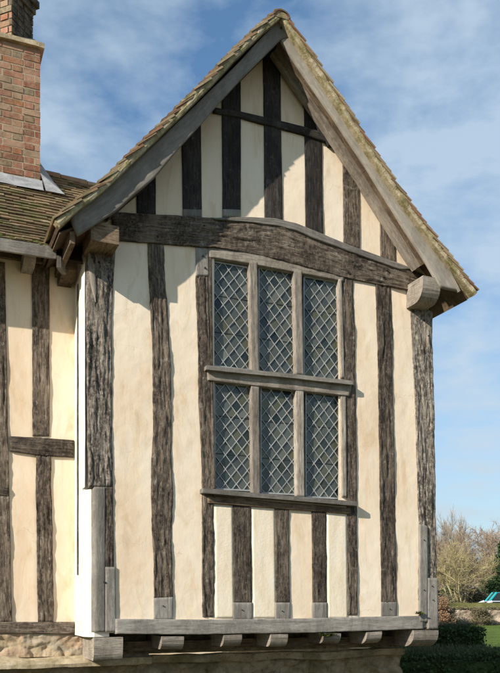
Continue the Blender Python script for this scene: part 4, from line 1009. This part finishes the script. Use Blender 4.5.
# ---- parked cars: only their tops show over the wall
def car(loc, rz, paint, label, H=1.45, L=4.3):
    o = empty('parked_car', loc, rz); W2 = .86
    X = lambda p: o.matrix_basis @ Vector(p)
    from mathutils import Matrix
    mt = Matrix.Translation(loc) @ Matrix.Rotation(rz, 4, 'Z')
    def pr(prof, w, y0, name, m, parent=o, inset=0):
        mb = MB(); n = len(prof); a = [mb.vert(mt @ Vector((x, -w + y0, z))) for x, z in prof]; c = [mb.vert(mt @ Vector((x, w + y0, z))) for x, z in prof]
        mb.face(a); mb.face(c[::-1])
        for i in range(n): mb.face((a[i], a[(i + 1) % n], c[(i + 1) % n], c[i]))
        ob = mb.build(name, m, parent); 
        bv = ob.modifiers.new('bevel', 'BEVEL'); bv.width = .05; bv.segments = 2
        return ob
    h = L / 2
    body = [(-h, .35), (-h, .72), (-h + .1, .92), (-h + .7, .96), (h - 1.25, .93), (h - .1, .78), (h, .6), (h, .3), (h - .5, .25), (-h + .5, .25)]
    pr(body, W2, 0, 'body', paint)
    cab = [(-h + .25, .94), (-h + .62, H - .1), (-h + 1.0, H), (h - 2.0, H), (h - 1.75, H - .06), (h - 1.0, .93)]
    pr([(x * .99, z - .03) for x, z in cab], W2 - .10, 0, 'glasshouse', M['carglass'])
    pr([(-h + .70, H - .05), (-h + 1.0, H), (h - 2.0, H), (h - 1.80, H - .05)], W2 - .12, 0, 'roof_panel', paint)
    for x in (-h + .45, -h + 1.55, h - 2.05):
        for s in (-1, 1): 
            mb = MB(); dx = .25 if x < 0 and x < -h + 1 else (0 if x < h - 2.3 else -.35); z0 = .93
            if x == h - 2.05: p0, p1 = (h - 1.05, s * (W2 - .06), .93), (h - 1.85, s * (W2 - .12), H - .03)
            elif x == -h + .45: p0, p1 = (-h + .3, s * (W2 - .06), .95), (-h + .72, s * (W2 - .12), H - .06)
            else: p0, p1 = (x + .3, s * (W2 - .085), .93), (x + .3, s * (W2 - .12), H - .03)
            mb.tube(mt @ Vector(p0), mt @ Vector(p1), .10, .09, 6); mb.build('pillar', paint, o)
    for x in (-h + .8, h - .85):
        for s in (-1, 1):
            mb = MB(); mb.tube(mt @ Vector((x, s * (W2 - .18), .32)), mt @ Vector((x, s * (W2 + .01), .32)), .32, .32, 20)
            wh = mb.build('wheel', M['rubber'], o); mb = MB(); mb.tube(mt @ Vector((x, s * (W2 + .012), .32)), mt @ Vector((x, s * (W2 + .022), .32)), .2, .19, 16); mb.build('rim', M['rim'], wh)
    for s in (-1, 1):
        mb = MB(); mb.box(mt @ Vector((h - .12, s * .62 - .14, .62)), mt.to_3x3() @ Vector((.14, 0, 0)), mt.to_3x3() @ Vector((0, .28, 0)), UP * .13); mb.build('headlight', M['lamp'], o)
        mb = MB(); mb.box(mt @ Vector((h - 1.5, s * (W2 + .06) - .07, .95)), mt.to_3x3() @ Vector((.1, 0, 0)), mt.to_3x3() @ Vector((0, .14, 0)), UP * .12); mb.build('wing_mirror', paint, o)
    return tag(o, label, 'car', 'cars parked beyond the garden wall')
car(far(494, 58), math.pi - YAW + .1, M['whitep'], 'white car parked just behind the garden wall, in front of the teal one', H=1.29, L=4.6)
car(far(498, 64), math.pi - YAW - .1, M['teal'], 'teal blue car parked behind the white one', H=1.95, L=4.2)

# ------------------------------------------------------------ nudge parents that got world-space children
bpy.context.view_layer.update()
